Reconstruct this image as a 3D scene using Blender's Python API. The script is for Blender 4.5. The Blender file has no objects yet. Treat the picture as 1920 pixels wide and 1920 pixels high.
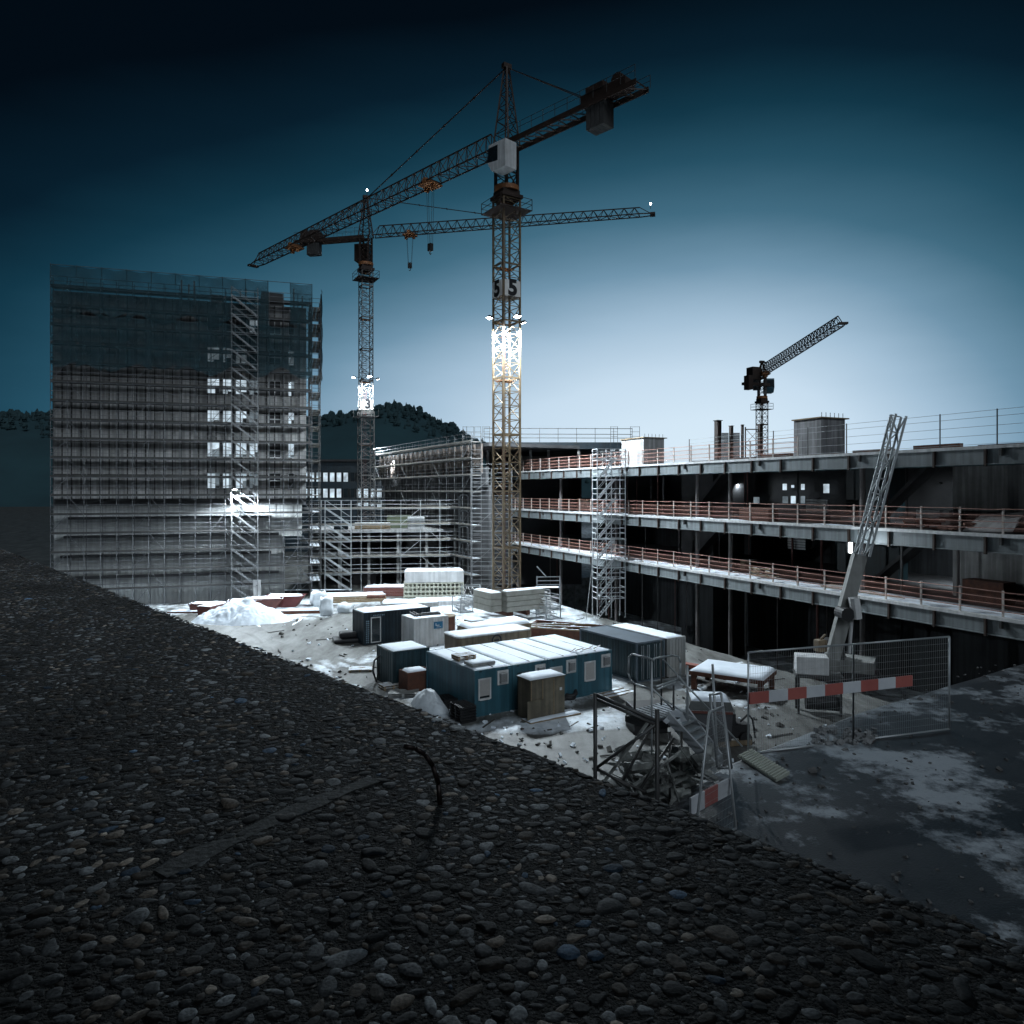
import bpy, math, random
import numpy as np
from mathutils import Vector, Matrix
rnd = random.Random(7)
SC = bpy.context.scene
COL = SC.collection
R = math.radians
F, H, HZ = 1376.0, 12.5, 920.0      # focal length in px of the 1920 px frame, eye height, horizon row

# ------------------------------------------------------------------ camera
cam = bpy.data.cameras.new('camera')
cam.sensor_width = 36; cam.lens = 36 * F / 1920
cam.shift_y = (HZ - 960) / 1920
cam.clip_start = 0.05; cam.clip_end = 6000
co = bpy.data.objects.new('camera', cam); COL.objects.link(co)
co.location = (0, 0, H); co.rotation_euler = (R(90), 0, 0)
SC.camera = co

# ------------------------------------------------------------------ dusk sky
w = bpy.data.worlds.new('World'); SC.world = w; w.use_nodes = True
nt = w.node_tree; nt.nodes.clear()
def N(t, **k):
    n = nt.nodes.new(t)
    for a, b in k.items(): setattr(n, a, b)
    return n
def lin(c):
    return tuple((v / 255 / 12.92) if v / 255 <= .04045 else ((v / 255 + .055) / 1.055) ** 2.4 for v in c) + (1,)
def M_(op, a, b=None):
    n = N('ShaderNodeMath', operation=op)
    for i, v in enumerate((a, b)):
        if v is None: continue
        if isinstance(v, (int, float)): n.inputs[i].default_value = v
        else: nt.links.new(v, n.inputs[i])
    return n.outputs[0]
tc = N('ShaderNodeTexCoord'); sp = N('ShaderNodeSeparateXYZ'); nt.links.new(tc.outputs['Generated'], sp.inputs[0])
az = M_('ARCTAN2', sp.outputs['X'], sp.outputs['Y'])
daz = M_('SUBTRACT', az, .265)
el = M_('ARCSINE', sp.outputs['Z'])
ela = M_('ABSOLUTE', el)
wgt = M_('ADD', M_('MULTIPLY', M_('GREATER_THAN', daz, 0), .4), .235)
rr = M_('SQRT', M_('ADD', M_('MULTIPLY', M_('MULTIPLY', daz, daz), wgt), M_('MULTIPLY', ela, ela)))
nz = N('ShaderNodeTexNoise'); nz.inputs['Scale'].default_value = 2.2; nz.inputs['Detail'].default_value = 5
mp = N('ShaderNodeMapping'); mp.inputs['Scale'].default_value = (1, 1, 4.5); mp.inputs['Rotation'].default_value = (.25, 0, 0)
nt.links.new(tc.outputs['Generated'], mp.inputs[0]); nt.links.new(mp.outputs[0], nz.inputs['Vector'])
rr = M_('ADD', rr, M_('MULTIPLY', M_('SUBTRACT', nz.outputs['Fac'], .5), .045))
cr = N('ShaderNodeValToRGB'); e = cr.color_ramp.elements
STOPS = [(0, (220, 238, 250)), (.09, (212, 232, 247)), (.154, (199, 221, 239)), (.222, (163, 191, 213)), (.288, (112, 148, 172)),
         (.351, (66, 108, 130)), (.412, (38, 80, 100)), (.469, (18, 54, 71)), (.524, (8, 30, 44)), (.60, (3, 12, 21)), (1, (2, 7, 13))]
e[0].position, e[0].color = STOPS[0][0], lin(STOPS[0][1])
e[1].position, e[1].color = 1, lin(STOPS[-1][1])
for p, c in STOPS[1:-1]:
    q = e.new(p); q.color = lin(c)
nt.links.new(rr, cr.inputs[0])
bg = N('ShaderNodeBackground'); bg.inputs['Strength'].default_value = 1.0
wo = N('ShaderNodeOutputWorld')
nt.links.new(cr.outputs[0], bg.inputs[0]); nt.links.new(bg.outputs[0], wo.inputs[0])
SC.view_settings.view_transform = 'Standard'; SC.view_settings.look = 'None'
SC.view_settings.exposure = 0; SC.view_settings.gamma = 1
SC.cycles.max_bounces = 6; SC.cycles.transparent_max_bounces = 12
SC.cycles.sample_clamp_indirect = 4; SC.cycles.caustics_reflective = False; SC.cycles.caustics_refractive = False
# last twilight from behind the viewpoint: very soft, low in strength
sl = bpy.data.lights.new('twilight', 'SUN'); sl.energy = .85; sl.angle = R(34); sl.color = (.78, .9, 1.0)
so = bpy.data.objects.new('twilight', sl); COL.objects.link(so)
so.rotation_euler = Vector((-.42, 1, -.8)).to_track_quat('-Z', 'Y').to_euler()
FLOOD = 1.35                          # overall strength of the site's floodlights

# ------------------------------------------------------------------ helpers
def P(px, py, D): return Vector(((px - 960) * D / F, D, H - (py - HZ) * D / F))
def G(px, py, z=0.0):
    D = (H - z) * F / (py - HZ); return Vector(((px - 960) * D / F, D, z))

class MB:
    def __init__(s): s.v = []; s.f = []; s.m = []; s.mi = 0
    def add(s, vs, fs):
        o = len(s.v); s.v += [tuple(v) for v in vs]; s.f += [tuple(i + o for i in f) for f in fs]; s.m += [s.mi] * len(fs); return s
    def box(s, x0, x1, y0, y1, z0, z1):
        return s.add([(x0, y0, z0), (x1, y0, z0), (x1, y1, z0), (x0, y1, z0), (x0, y0, z1), (x1, y0, z1), (x1, y1, z1), (x0, y1, z1)],
                     [(0, 3, 2, 1), (4, 5, 6, 7), (0, 1, 5, 4), (1, 2, 6, 5), (2, 3, 7, 6), (3, 0, 4, 7)])
    def obox(s, c, sx, sy, sz, rz=0, tilt=None):
        m = Matrix.Rotation(rz, 3, 'Z')
        if tilt: m = m @ Matrix.Rotation(tilt[0], 3, 'X') @ Matrix.Rotation(tilt[1], 3, 'Y')
        c = Vector(c); b = MB().box(-sx/2, sx/2, -sy/2, sy/2, -sz/2, sz/2)
        return s.add([c + m @ Vector(v) for v in b.v], b.f)
    def bar(s, p, q, r=.03, n=4, r2=None):
        p = Vector(p); q = Vector(q); d = q - p
        if d.length < 1e-6: return s
        d.normalize(); u = d.cross(Vector((0, 0, 1)))
        if u.length < .05: u = d.cross(Vector((0, 1, 0)))
        u.normalize(); v = d.cross(u); r2 = r if r2 is None else r2
        off = math.pi / n
        k = 1.19 if n == 4 else 1
        vs = [p + (u * math.cos(off + 2*math.pi*i/n) + v * math.sin(off + 2*math.pi*i/n)) * r * k for i in range(n)]
        vs += [q + (u * math.cos(off + 2*math.pi*i/n) + v * math.sin(off + 2*math.pi*i/n)) * r2 * k for i in range(n)]
        fs = [(i, (i+1) % n, n + (i+1) % n, n + i) for i in range(n)] + [tuple(range(n))[::-1], tuple(range(n, 2*n))]
        return s.add(vs, fs)
    def path(s, pts, r=.03, n=6, closed=False):
        pts = list(pts)
        if closed: pts.append(pts[0])
        for a, b in zip(pts, pts[1:]): s.bar(a, b, r, n)
        return s
    def prism(s, poly, h0, h1, axis='z'):
        n = len(poly)
        def c(a, b, h): return (a, b, h) if axis == 'z' else ((a, h, b) if axis == 'y' else (h, a, b))
        vs = [c(a, b, h0) for a, b in poly] + [c(a, b, h1) for a, b in poly]
        return s.add(vs, [tuple(range(n))[::-1], tuple(range(n, 2*n))] + [(i, (i+1) % n, n + (i+1) % n, n + i) for i in range(n)])
    def corr(s, p, q, z0, z1, pitch=.28, dep=.035):
        """corrugated sheet between two plan points; bulges to the right of p->q"""
        p = Vector((p[0], p[1], 0)); q = Vector((q[0], q[1], 0)); d = (q - p); L = d.length; d.normalize(); nrm = Vector((d.y, -d.x, 0))
        n = max(2, int(L / pitch)); pt = []
        for i in range(n):
            a = L * i / n; w = L / n
            for fr, o in ((0, 0), (.3, 0), (.42, dep), (.88, dep)): pt.append(p + d * (a + w * fr) + nrm * o)
        pt.append(q)
        vs = [(a.x, a.y, z0) for a in pt] + [(a.x, a.y, z1) for a in pt]; m = len(pt)
        return s.add(vs, [(i, i+1, m+i+1, m+i) for i in range(m-1)])
    def xf(s, m):
        s.v = [tuple(m @ Vector(v)) for v in s.v]; return s
    def build(s, name, mats, parent=None, smooth=False):
        me = bpy.data.meshes.new(name); me.from_pydata(s.v, [], s.f)
        for m in (mats if isinstance(mats, (list, tuple)) else [mats]): me.materials.append(m)
        if max(s.m or [0]): me.polygons.foreach_set('material_index', s.m)
        if smooth: me.polygons.foreach_set('use_smooth', [True] * len(me.polygons))
        me.update()
        o = bpy.data.objects.new(name, me); COL.objects.link(o); o.parent = parent
        return o

def tag(o, label=None, cat=None, group=None, kind=None):
    if label: o['label'] = label
    if cat: o['category'] = cat
    if group: o['group'] = group
    if kind: o['kind'] = kind
    return o
def thing(name, label, cat, loc=(0, 0, 0), rz=0, group=None):
    o = bpy.data.objects.new(name, None); COL.objects.link(o)
    o.location = loc; o.rotation_euler = (0, 0, rz); o.empty_display_size = .3
    return tag(o, label, cat, group)
def copy_tree(o, parent=None):
    c = o.copy(); COL.objects.link(c); c.parent = parent
    for ch in o.children: copy_tree(ch, c)
    return c

# ------------------------------------------------------------------ materials
def mat(name, c, rough=.7, metal=0, c2=None, scale=1.5, amt=.5, bump=0, bscale=None, snow=0, stretch=None, spec=.5, streak=0, local=False, grid=None):
    m = bpy.data.materials.new(name); m.use_nodes = True; t = m.node_tree; b = t.nodes['Principled BSDF']; L = t.links
    b.inputs['Roughness'].default_value = rough; b.inputs['Metallic'].default_value = metal; b.inputs['Specular IOR Level'].default_value = spec
    if local:
        src = t.nodes.new('ShaderNodeTexCoord').outputs['Object']
    else:
        src = t.nodes.new('ShaderNodeNewGeometry').outputs['Position']
    base = src
    if stretch:
        mm = t.nodes.new('ShaderNodeMapping'); mm.inputs['Scale'].default_value = stretch; L.new(src, mm.inputs[0]); src = mm.outputs[0]
    n = t.nodes.new('ShaderNodeTexNoise'); n.inputs['Scale'].default_value = scale; n.inputs['Detail'].default_value = 6; n.inputs['Roughness'].default_value = .65
    L.new(src, n.inputs['Vector'])
    c2 = c2 or tuple(v * .45 for v in c)
    r = t.nodes.new('ShaderNodeValToRGB'); r.color_ramp.elements[0].position = .5 - amt/2; r.color_ramp.elements[1].position = .5 + amt/2 + .01
    r.color_ramp.elements[0].color = tuple(c2) + (1,); r.color_ramp.elements[1].color = tuple(c) + (1,)
    L.new(n.outputs['Fac'], r.inputs[0]); out = r.outputs[0]
    def mix(fac, a, bcol, typ='MIX'):
        x = t.nodes.new('ShaderNodeMixRGB'); x.blend_type = typ
        for i, v in ((0, fac), (1, a), (2, bcol)):
            if isinstance(v, (int, float)): x.inputs[i].default_value = v
            elif isinstance(v, tuple): x.inputs[i].default_value = v
            else: L.new(v, x.inputs[i])
        return x.outputs[0]
    if grid:      # formwork joints: (cell w, cell h, line, dark)
        br = t.nodes.new('ShaderNodeTexBrick'); br.offset = 0; br.squash = 1
        br.inputs['Scale'].default_value = 1; br.inputs['Brick Width'].default_value = grid[0]; br.inputs['Row Height'].default_value = grid[1]
        br.inputs['Mortar Size'].default_value = grid[2]; br.inputs['Mortar Smooth'].default_value = .3
        br.inputs['Color1'].default_value = (1, 1, 1, 1); br.inputs['Color2'].default_value = (.72, .72, .72, 1); br.inputs['Mortar'].default_value = (grid[3],)*3 + (1,)
        sx = t.nodes.new('ShaderNodeSeparateXYZ'); cx = t.nodes.new('ShaderNodeCombineXYZ'); L.new(base, sx.inputs[0])
        ad = t.nodes.new('ShaderNodeMath'); ad.operation = 'ADD'; L.new(sx.outputs[0], ad.inputs[0]); L.new(sx.outputs[1], ad.inputs[1])
        L.new(ad.outputs[0], cx.inputs[0]); L.new(sx.outputs[2], cx.inputs[1]); L.new(cx.outputs[0], br.inputs['Vector'])
        out = mix(1.0, out, br.outputs['Color'], 'MULTIPLY')
    if streak:    # water stains running down
        mm = t.nodes.new('ShaderNodeMapping'); mm.inputs['Scale'].default_value = (2.2, 2.2, .12); L.new(base, mm.inputs[0])
        n2 = t.nodes.new('ShaderNodeTexNoise'); n2.inputs['Scale'].default_value = 1.6; n2.inputs['Detail'].default_value = 4; L.new(mm.outputs[0], n2.inputs['Vector'])
        r2 = t.nodes.new('ShaderNodeValToRGB'); r2.color_ramp.elements[0].position = .42; r2.color_ramp.elements[1].position = .6
        v = 1 - streak; r2.color_ramp.elements[0].color = (v, v, v, 1); r2.color_ramp.elements[1].color = (1, 1, 1, 1)
        L.new(n2.outputs['Fac'], r2.inputs[0]); out = mix(1.0, out, r2.outputs[0], 'MULTIPLY')
    if snow:
        g = t.nodes.new('ShaderNodeNewGeometry'); sz = t.nodes.new('ShaderNodeSeparateXYZ'); L.new(g.outputs['Normal'], sz.inputs[0])
        n3 = t.nodes.new('ShaderNodeTexNoise'); n3.inputs['Scale'].default_value = 2.3; n3.inputs['Detail'].default_value = 6; L.new(base, n3.inputs['Vector'])
        q = t.nodes.new('ShaderNodeMath'); q.operation = 'MULTIPLY_ADD'; q.inputs[1].default_value = 1.6; q.inputs[2].default_value = snow - 1.3
        L.new(n3.outputs['Fac'], q.inputs[0])
        q2 = t.nodes.new('ShaderNodeMath'); q2.operation = 'MULTIPLY_ADD'; q2.inputs[1].default_value = 3.0; q2.use_clamp = True; L.new(q.outputs[0], q2.inputs[0]); q2.inputs[2].default_value = .3
        up = t.nodes.new('ShaderNodeMapRange'); up.inputs[1].default_value = .6; up.inputs[2].default_value = .85; L.new(sz.outputs[2], up.inputs[0])
        q3 = t.nodes.new('ShaderNodeMath'); q3.operation = 'MULTIPLY'; L.new(q2.outputs[0], q3.inputs[0]); L.new(up.outputs[0], q3.inputs[1])
        out = mix(q3.outputs[0], out, (.8, .86, .93, 1))
    L.new(out, b.inputs['Base Color'])
    if bump:
        nb = t.nodes.new('ShaderNodeTexNoise'); nb.inputs['Scale'].default_value = bscale or scale*6; nb.inputs['Detail'].default_value = 8
        L.new(src, nb.inputs['Vector']); bp = t.nodes.new('ShaderNodeBump'); bp.inputs['Strength'].default_value = bump; bp.inputs['Distance'].default_value = .02
        L.new(nb.outputs['Fac'], bp.inputs['Height']); L.new(bp.outputs[0], b.inputs['Normal'])
    return m
def emit(name, c, s):
    m = bpy.data.materials.new(name); m.use_nodes = True; t = m.node_tree; t.nodes.clear()
    g = t.nodes.new('ShaderNodeNewGeometry'); n = t.nodes.new('ShaderNodeTexNoise'); n.inputs['Scale'].default_value = .8; n.inputs['Detail'].default_value = 3
    t.links.new(g.outputs['Position'], n.inputs['Vector'])
    mr = t.nodes.new('ShaderNodeMapRange'); mr.inputs[1].default_value = .3; mr.inputs[2].default_value = .7; mr.inputs[3].default_value = s*.45; mr.inputs[4].default_value = s*1.25
    t.links.new(n.outputs['Fac'], mr.inputs[0])
    e = t.nodes.new('ShaderNodeEmission'); e.inputs[0].default_value = tuple(c) + (1,); t.links.new(mr.outputs[0], e.inputs[1])
    o = t.nodes.new('ShaderNodeOutputMaterial'); t.links.new(e.outputs[0], o.inputs[0]); return m
def net_mat(name, c, opac):
    m = bpy.data.materials.new(name); m.use_nodes = True; t = m.node_tree; b = t.nodes['Principled BSDF']; b.inputs['Base Color'].default_value = tuple(c) + (1,); b.inputs['Roughness'].default_value = .8
    tr = t.nodes.new('ShaderNodeBsdfTransparent'); mx = t.nodes.new('ShaderNodeMixShader'); o = t.nodes['Material Output']
    g = t.nodes.new('ShaderNodeNewGeometry'); n = t.nodes.new('ShaderNodeTexNoise'); n.inputs['Scale'].default_value = .5; n.inputs['Detail'].default_value = 4
    t.links.new(g.outputs['Position'], n.inputs['Vector'])
    mr = t.nodes.new('ShaderNodeMapRange'); mr.inputs[1].default_value = .3; mr.inputs[2].default_value = .7; mr.inputs[3].default_value = opac*.75; mr.inputs[4].default_value = min(1, opac*1.25)
    t.links.new(n.outputs['Fac'], mr.inputs[0]); t.links.new(mr.outputs[0], mx.inputs[0]); t.links.new(tr.outputs[0], mx.inputs[1]); t.links.new(b.outputs[0], mx.inputs[2]); t.links.new(mx.outputs[0], o.inputs[0])
    return m

galv = mat('galvanised_steel', (.55, .58, .6), .45, .5, (.3, .32, .33), 1.2)
galv_dark = mat('weathered_steel_tube', (.09, .095, .1), .5, .4, (.04, .035, .03), 3)
deckm = mat('snowy_plank', (.3, .28, .25), .8, 0, (.15, .14, .12), 2, snow=1.0)
yel = mat('crane_ochre', (.25, .19, .115), .55, .1, (.12, .08, .05), .8)
crane_dark = mat('crane_grime', (.05, .03, .022), .6, .2, (.025, .016, .014), 1.5)
crane_grey = mat('crane_grey_steel', (.2, .2, .2), .5, .3, (.09, .08, .07), 1)
orange = mat('orange_steel', (.3, .13, .05), .6, 0, (.25, .1, .04), 2)
rust = mat('rusty_steel', (.16, .06, .035), .8, .1, (.05, .025, .018), 2.5, bump=.4)
redp = mat('red_paint', (.17, .055, .045), .6, 0, (.08, .035, .03), 1.8, snow=.9)
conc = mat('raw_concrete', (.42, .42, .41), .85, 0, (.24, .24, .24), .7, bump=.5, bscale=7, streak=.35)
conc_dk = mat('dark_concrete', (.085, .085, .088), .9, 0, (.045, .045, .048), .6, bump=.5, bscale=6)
wallm = mat('formwork_concrete', (.46, .45, .44), .85, 0, (.26, .26, .26), .5, bump=.4, bscale=8, streak=.4, local=True, grid=(.9, 3.56, .075, .12))
wall_low = mat('cast_concrete', (.56, .57, .56), .85, 0, (.4, .41, .41), .45, bump=.4, bscale=8, streak=.25, local=True, grid=(2.6, 2.35, .02, .5))
boardm = mat('number_board_white', (.85, .84, .82), .6, 0, (.72, .7, .68), 1)
white = mat('white_sheet', (.75, .76, .77), .55, 0, (.5, .5, .5), 1, streak=.2)
snowm = mat('snow', (.82, .88, .95), .65, 0, (.66, .73, .81), 1.2, amt=.7, bump=.7, bscale=5)
teal = mat('teal_paint', (.045, .14, .185), .45, 0, (.03, .1, .135), 1.2, amt=.8, bump=.1, bscale=4, streak=.3)
teal_dk = mat('dark_teal_paint', (.014, .045, .056), .5, 0, (.008, .024, .03), 1.2, streak=.4)
navy = mat('navy_paint', (.012, .03, .045), .5, 0, (.006, .014, .02), 1.2, streak=.3)
grey_p = mat('grey_paint', (.33, .34, .33), .6, 0, (.22, .22, .21), 1, streak=.3)
tan = mat('tan_paint', (.26, .2, .13), .65, 0, (.14, .1, .06), 1.5, streak=.4)
ply = mat('stained_plywood', (.2, .17, .12), .8, 0, (.09, .08, .06), 1.6, bump=.3, streak=.35)
wood = mat('timber', (.32, .24, .15), .8, 0, (.14, .1, .06), 3, stretch=(1, 1, 6), snow=.7)
black = mat('black_rubber', (.015, .015, .017), .6, 0, (.006, .006, .007), 3)
glass = mat('dark_glass', (.02, .03, .035), .12, 0, (.01, .015, .02), .5)
shutter = mat('roller_shutter', (.45, .43, .42), .6, 0, (.36, .35, .34), 2)
rednet = net_mat('orange_safety_net', (.42, .22, .18), .13)
bluenet = net_mat('blue_debris_net', (.012, .05, .065), .62)
lit = emit('lit_room', (.72, .88, 1), .85)
lit_dim = emit('dim_lit_room', (.6, .75, .85), .28)
lens_m = emit('lamp_lens', (.9, .96, 1), 60)
MESHB = mat('black_print', (.015, .015, .02), .6)
signblue = mat('blue_sign', (.03, .2, .38), .5)
bagm = mat('white_tarp', (.75, .8, .84), .7, 0, (.5, .54, .58), 2, bump=.8, bscale=3)

# ------------------------------------------------------------------ directions used on the site
AZ = math.atan2(.543, .84)                          # yard grid: containers, crane base
A = Vector((math.cos(AZ), math.sin(AZ), 0)); B = Vector((-A.y, A.x, 0))
SD = Vector((.42, -.9075, 0)).normalized(); TD = Vector((-SD.y, SD.x, 0)); F0 = Vector((1.37, 94, 0))
BAZ = math.atan2(SD.y, SD.x)                        # building frame: local x = SD, local y = TD
def bl(s, t, z=0): return F0 + SD * s + TD * t + Vector((0, 0, z))

# ------------------------------------------------------------------ ground
def fbm(x, y, sc, seed, octv=4):
    rs = np.random.RandomState(seed); out = np.zeros_like(x); a = 1
    for k in range(octv):
        for _ in range(3):
            th = rs.rand() * 6.28; f = sc * 2**k * (.7 + .6 * rs.rand())
            out += a * np.sin((x * np.cos(th) + y * np.sin(th)) * f + rs.rand() * 6.28 + 1.3*np.sin((y * np.cos(th) - x * np.sin(th)) * f * .7 + rs.rand()*6))
        a *= .5
    return out / 5
def gnd():
    def axis(lo, a, b, hi, st):
        mid = np.arange(a, b + 1e-6, st)
        l = [a]; d = st
        while l[-1] > lo: d *= 1.5; l.append(l[-1] - d)
        r_ = [mid[-1]]; d = st
        while r_[-1] < hi: d *= 1.5; r_.append(r_[-1] + d)
        return np.array(sorted(l[1:]) + list(mid) + r_[1:])
    s = axis(-3500, -12, 72, 3000, .2); t = axis(-3500, -58, -2.4, -2.4, .2)
    t2 = axis(0, 25, 26, 3500, .5); t = np.concatenate([t[t < -2.25], [-2.2, -2.19, 10, 22.0, 22.01], t2[t2 > 22.5]])
    Sg, Tg = np.meshgrid(s, t); X = F0.x + SD.x*Sg + TD.x*Tg; Y = F0.y + SD.y*Sg + TD.y*Tg
    sn = np.full(X.shape, .7) + fbm(X, Y, .35, 3) * .2
    def ell(cx, cy, rx, ry, v, ang=0):
        dx = X - cx; dy = Y - cy; c_, s_ = math.cos(ang), math.sin(ang)
        q = ((dx*c_ + dy*s_)/rx)**2 + ((-dx*s_ + dy*c_)/ry)**2
        return v * np.exp(-q*q*.7)
    sn -= ell(-19, 61, 8.5, 7, .62) + ell(-24, 68, 9, 7, .45) + ell(-9.7, 50.3, 1.9, 2.6, .6) + ell(-14, 72, 3, 5, .35)
    sn -= ell(15.6, 57, 14, 2.3, .62, BAZ) + ell(17.5, 46, 9, 3.6, .42, BAZ) + ell(9.5, 44.5, 5, 1.0, .35, .3)
    sn -= ell(1, 34.3, 16, 2.9, .7, .1) + ell(6, 29, 14, 4.0, .5, 0) + ell(-3, 39.6, 6, .8, .2, .4) + ell(14, 38, 9, 3.5, .42, 0) + ell(20, 33, 8, 4, .3, 0)
    sn += ell(5.5, 39.3, 4.5, 1.7, .3, .2) + ell(-22, 73, 4, 3, .3) + ell(15, 49, 4, 1.6, .35, BAZ)
    sn -= np.clip((Y-84)/8, 0, 1)*.5*(X < 0); sn += ell(-19, 61, 3, 1.2, .12, .5)
    # ruts left by wheels
    rut = np.zeros_like(X)
    for path in ([(-26, 70), (-19, 60), (-12, 52), (-9, 44), (-3, 37), (5, 34), (14, 36), (20, 38)], [(-24, 64), (-16, 57), (-10.5, 48), (-6, 38.5), (3, 33), (12, 33), (22, 34)], [(10, 68), (14.5, 60), (17.5, 52), (19, 45), (20, 37), (18, 31)],
                 [(11, 66), (15.8, 56), (16.5, 48), (15, 42), (9, 37.5), (0, 36.5)], [(-20, 72), (-18, 64), (-15, 56), (-12, 49)], [(8, 45), (11, 44), (15, 46), (17.5, 50)]):
        best = np.full(X.shape, 99.); 
        for (ax, ay), (bx, by) in zip(path, path[1:]):
            L2 = (bx-ax)**2 + (by-ay)**2; u = np.clip(((X-ax)*(bx-ax) + (Y-ay)*(by-ay))/L2, 0, 1); dd = np.hypot(X - ax - u*(bx-ax) + .25*np.sin(Y*.7+ax), Y - ay - u*(by-ay) + .2*np.sin(X*.9)); best = np.minimum(best, dd)
        rut = np.maximum(rut, np.exp(-((best-.95)/.2)**2))
    rut *= np.clip(.75 + fbm(X, Y, .8, 31)*.5, 0, 1); sn -= rut*.34
    tr = np.sin((X*.35 + Y) * 3.1 + fbm(X, Y, .25, 9)*1.2)
    sn -= np.clip(tr, 0, 1) * .08 * np.clip(fbm(X, Y, .3, 41), 0, 1); sn += fbm(X*1.0 + 9*fbm(X, Y, .05, 51), Y, .12, 52)*.06
    z = fbm(X, Y, .5, 5) * .05 + fbm(X, Y, 1.6, 6) * .02 * np.clip(sn, 0, 1) + np.clip(sn - .5, 0, .5) * .12 - rut*.05
    # the heap of cleared snow at the left and a low one behind
    def heap(cx, cy, rx, ry, hh, sd):
        q = ((X-cx)/rx)**2 + ((Y-cy)/ry)**2
        return hh * np.clip(1 - q + fbm(X, Y, 1.1, sd)*.18, 0, 2)**.8 * (q < 1.6)
    fine = (np.abs(Tg) < 200) & (np.abs(Sg) < 200)
    z = np.where(fine, z, 0)
    pit = (Tg > -2.195) & (Tg < 22.005) & (Sg > -6) & (Sg < 90)
    z = np.where(pit, -4.2 + fbm(X, Y, .5, 8)*.1, z)
    nr, nc = X.shape
    me = bpy.data.meshes.new('ground'); me.vertices.add(nr*nc)
    me.vertices.foreach_set('co', np.stack([X, Y, z], -1).ravel())
    i = np.arange(nr*nc).reshape(nr, nc); q = np.stack([i[:-1, :-1], i[:-1, 1:], i[1:, 1:], i[1:, :-1]], -1).reshape(-1, 4)
    me.loops.add(q.size); me.loops.foreach_set('vertex_index', q.ravel()); me.polygons.add(len(q))
    me.polygons.foreach_set('loop_start', np.arange(0, q.size, 4)); me.update(calc_edges=True); me.validate()
    at = me.attributes.new('snow', 'FLOAT', 'POINT'); at.data.foreach_set('value', np.clip(sn, 0, 1).ravel().astype('f4'))
    me.polygons.foreach_set('use_smooth', [True]*len(me.polygons))
    o = bpy.data.objects.new('ground', me); COL.objects.link(o); tag(o, kind='structure')
    m = bpy.data.materials.new('snow_and_mud'); m.use_nodes = True; t_ = m.node_tree; b = t_.nodes['Principled BSDF']; L = t_.links
    g = t_.nodes.new('ShaderNodeNewGeometry').outputs['Position']; a_ = t_.nodes.new('ShaderNodeAttribute'); a_.attribute_name = 'snow'
    def noise(sc, det, st=None, rough=.6):
        n = t_.nodes.new('ShaderNodeTexNoise'); n.inputs['Scale'].default_value = sc; n.inputs['Detail'].default_value = det; n.inputs['Roughness'].default_value = rough
        if st:
            mm = t_.nodes.new('ShaderNodeMapping'); mm.inputs['Scale'].default_value = st[0]; mm.inputs['Rotation'].default_value = (0, 0, st[1]); L.new(g, mm.inputs[0]); L.new(mm.outputs[0], n.inputs['Vector'])
        else: L.new(g, n.inputs['Vector'])
        return n.outputs['Fac']
    def mth(op, x, y, cl=False):
        n = t_.nodes.new('ShaderNodeMath'); n.operation = op; n.use_clamp = cl
        for k, v in enumerate((x, y)):
            if isinstance(v, (int, float)): n.inputs[k].default_value = v
            else: L.new(v, n.inputs[k])
        return n.outputs[0]
    nn = mth('ADD', mth('MULTIPLY', noise(1.1, 10, rough=.7), .75), mth('MULTIPLY', noise(.9, 6, ((1, .16, 1), -.45)), .55))
    fac = mth('MULTIPLY', mth('SUBTRACT', mth('ADD', a_.outputs['Fac'], nn), 1.2), 3.0, True)
    rmp = t_.nodes.new('ShaderNodeValToRGB'); rmp.color_ramp.elements[0].color = (.03, .028, .024, 1); rmp.color_ramp.elements[1].color = (.18, .185, .178, 1)
    rmp.color_ramp.elements[0].position = .36; rmp.color_ramp.elements[1].position = .66
    L.new(noise(.7, 10, ((1, .25, 1), .5), .7), rmp.inputs[0])
    mx = t_.nodes.new('ShaderNodeMixRGB'); L.new(fac, mx.inputs[0]); L.new(rmp.outputs[0], mx.inputs[1])
    rs2 = t_.nodes.new('ShaderNodeValToRGB'); rs2.color_ramp.elements[0].color = (.6, .67, .74, 1); rs2.color_ramp.elements[1].color = (.84, .9, .96, 1); rs2.color_ramp.elements[0].position = .3; rs2.color_ramp.elements[1].position = .6
    L.new(noise(1.7, 7), rs2.inputs[0]); L.new(rs2.outputs[0], mx.inputs[2]); L.new(mx.outputs[0], b.inputs['Base Color'])
    rg = t_.nodes.new('ShaderNodeMapRange'); rg.inputs[3].default_value = .6; rg.inputs[4].default_value = .75; L.new(fac, rg.inputs[0]); L.new(rg.outputs[0], b.inputs['Roughness'])
    bp = t_.nodes.new('ShaderNodeBump'); bp.inputs['Distance'].default_value = .05; bp.inputs['Strength'].default_value = .4
    L.new(mth('ADD', mth('MULTIPLY', fac, .9), mth('ADD', noise(4, 10), mth('MULTIPLY', noise(1.2, 4, ((1, .1, 1), -.45)), .7))), bp.inputs['Height']); L.new(bp.outputs[0], b.inputs['Normal'])
    me.materials.append(m)
    return m
ground_mat = gnd()

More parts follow.
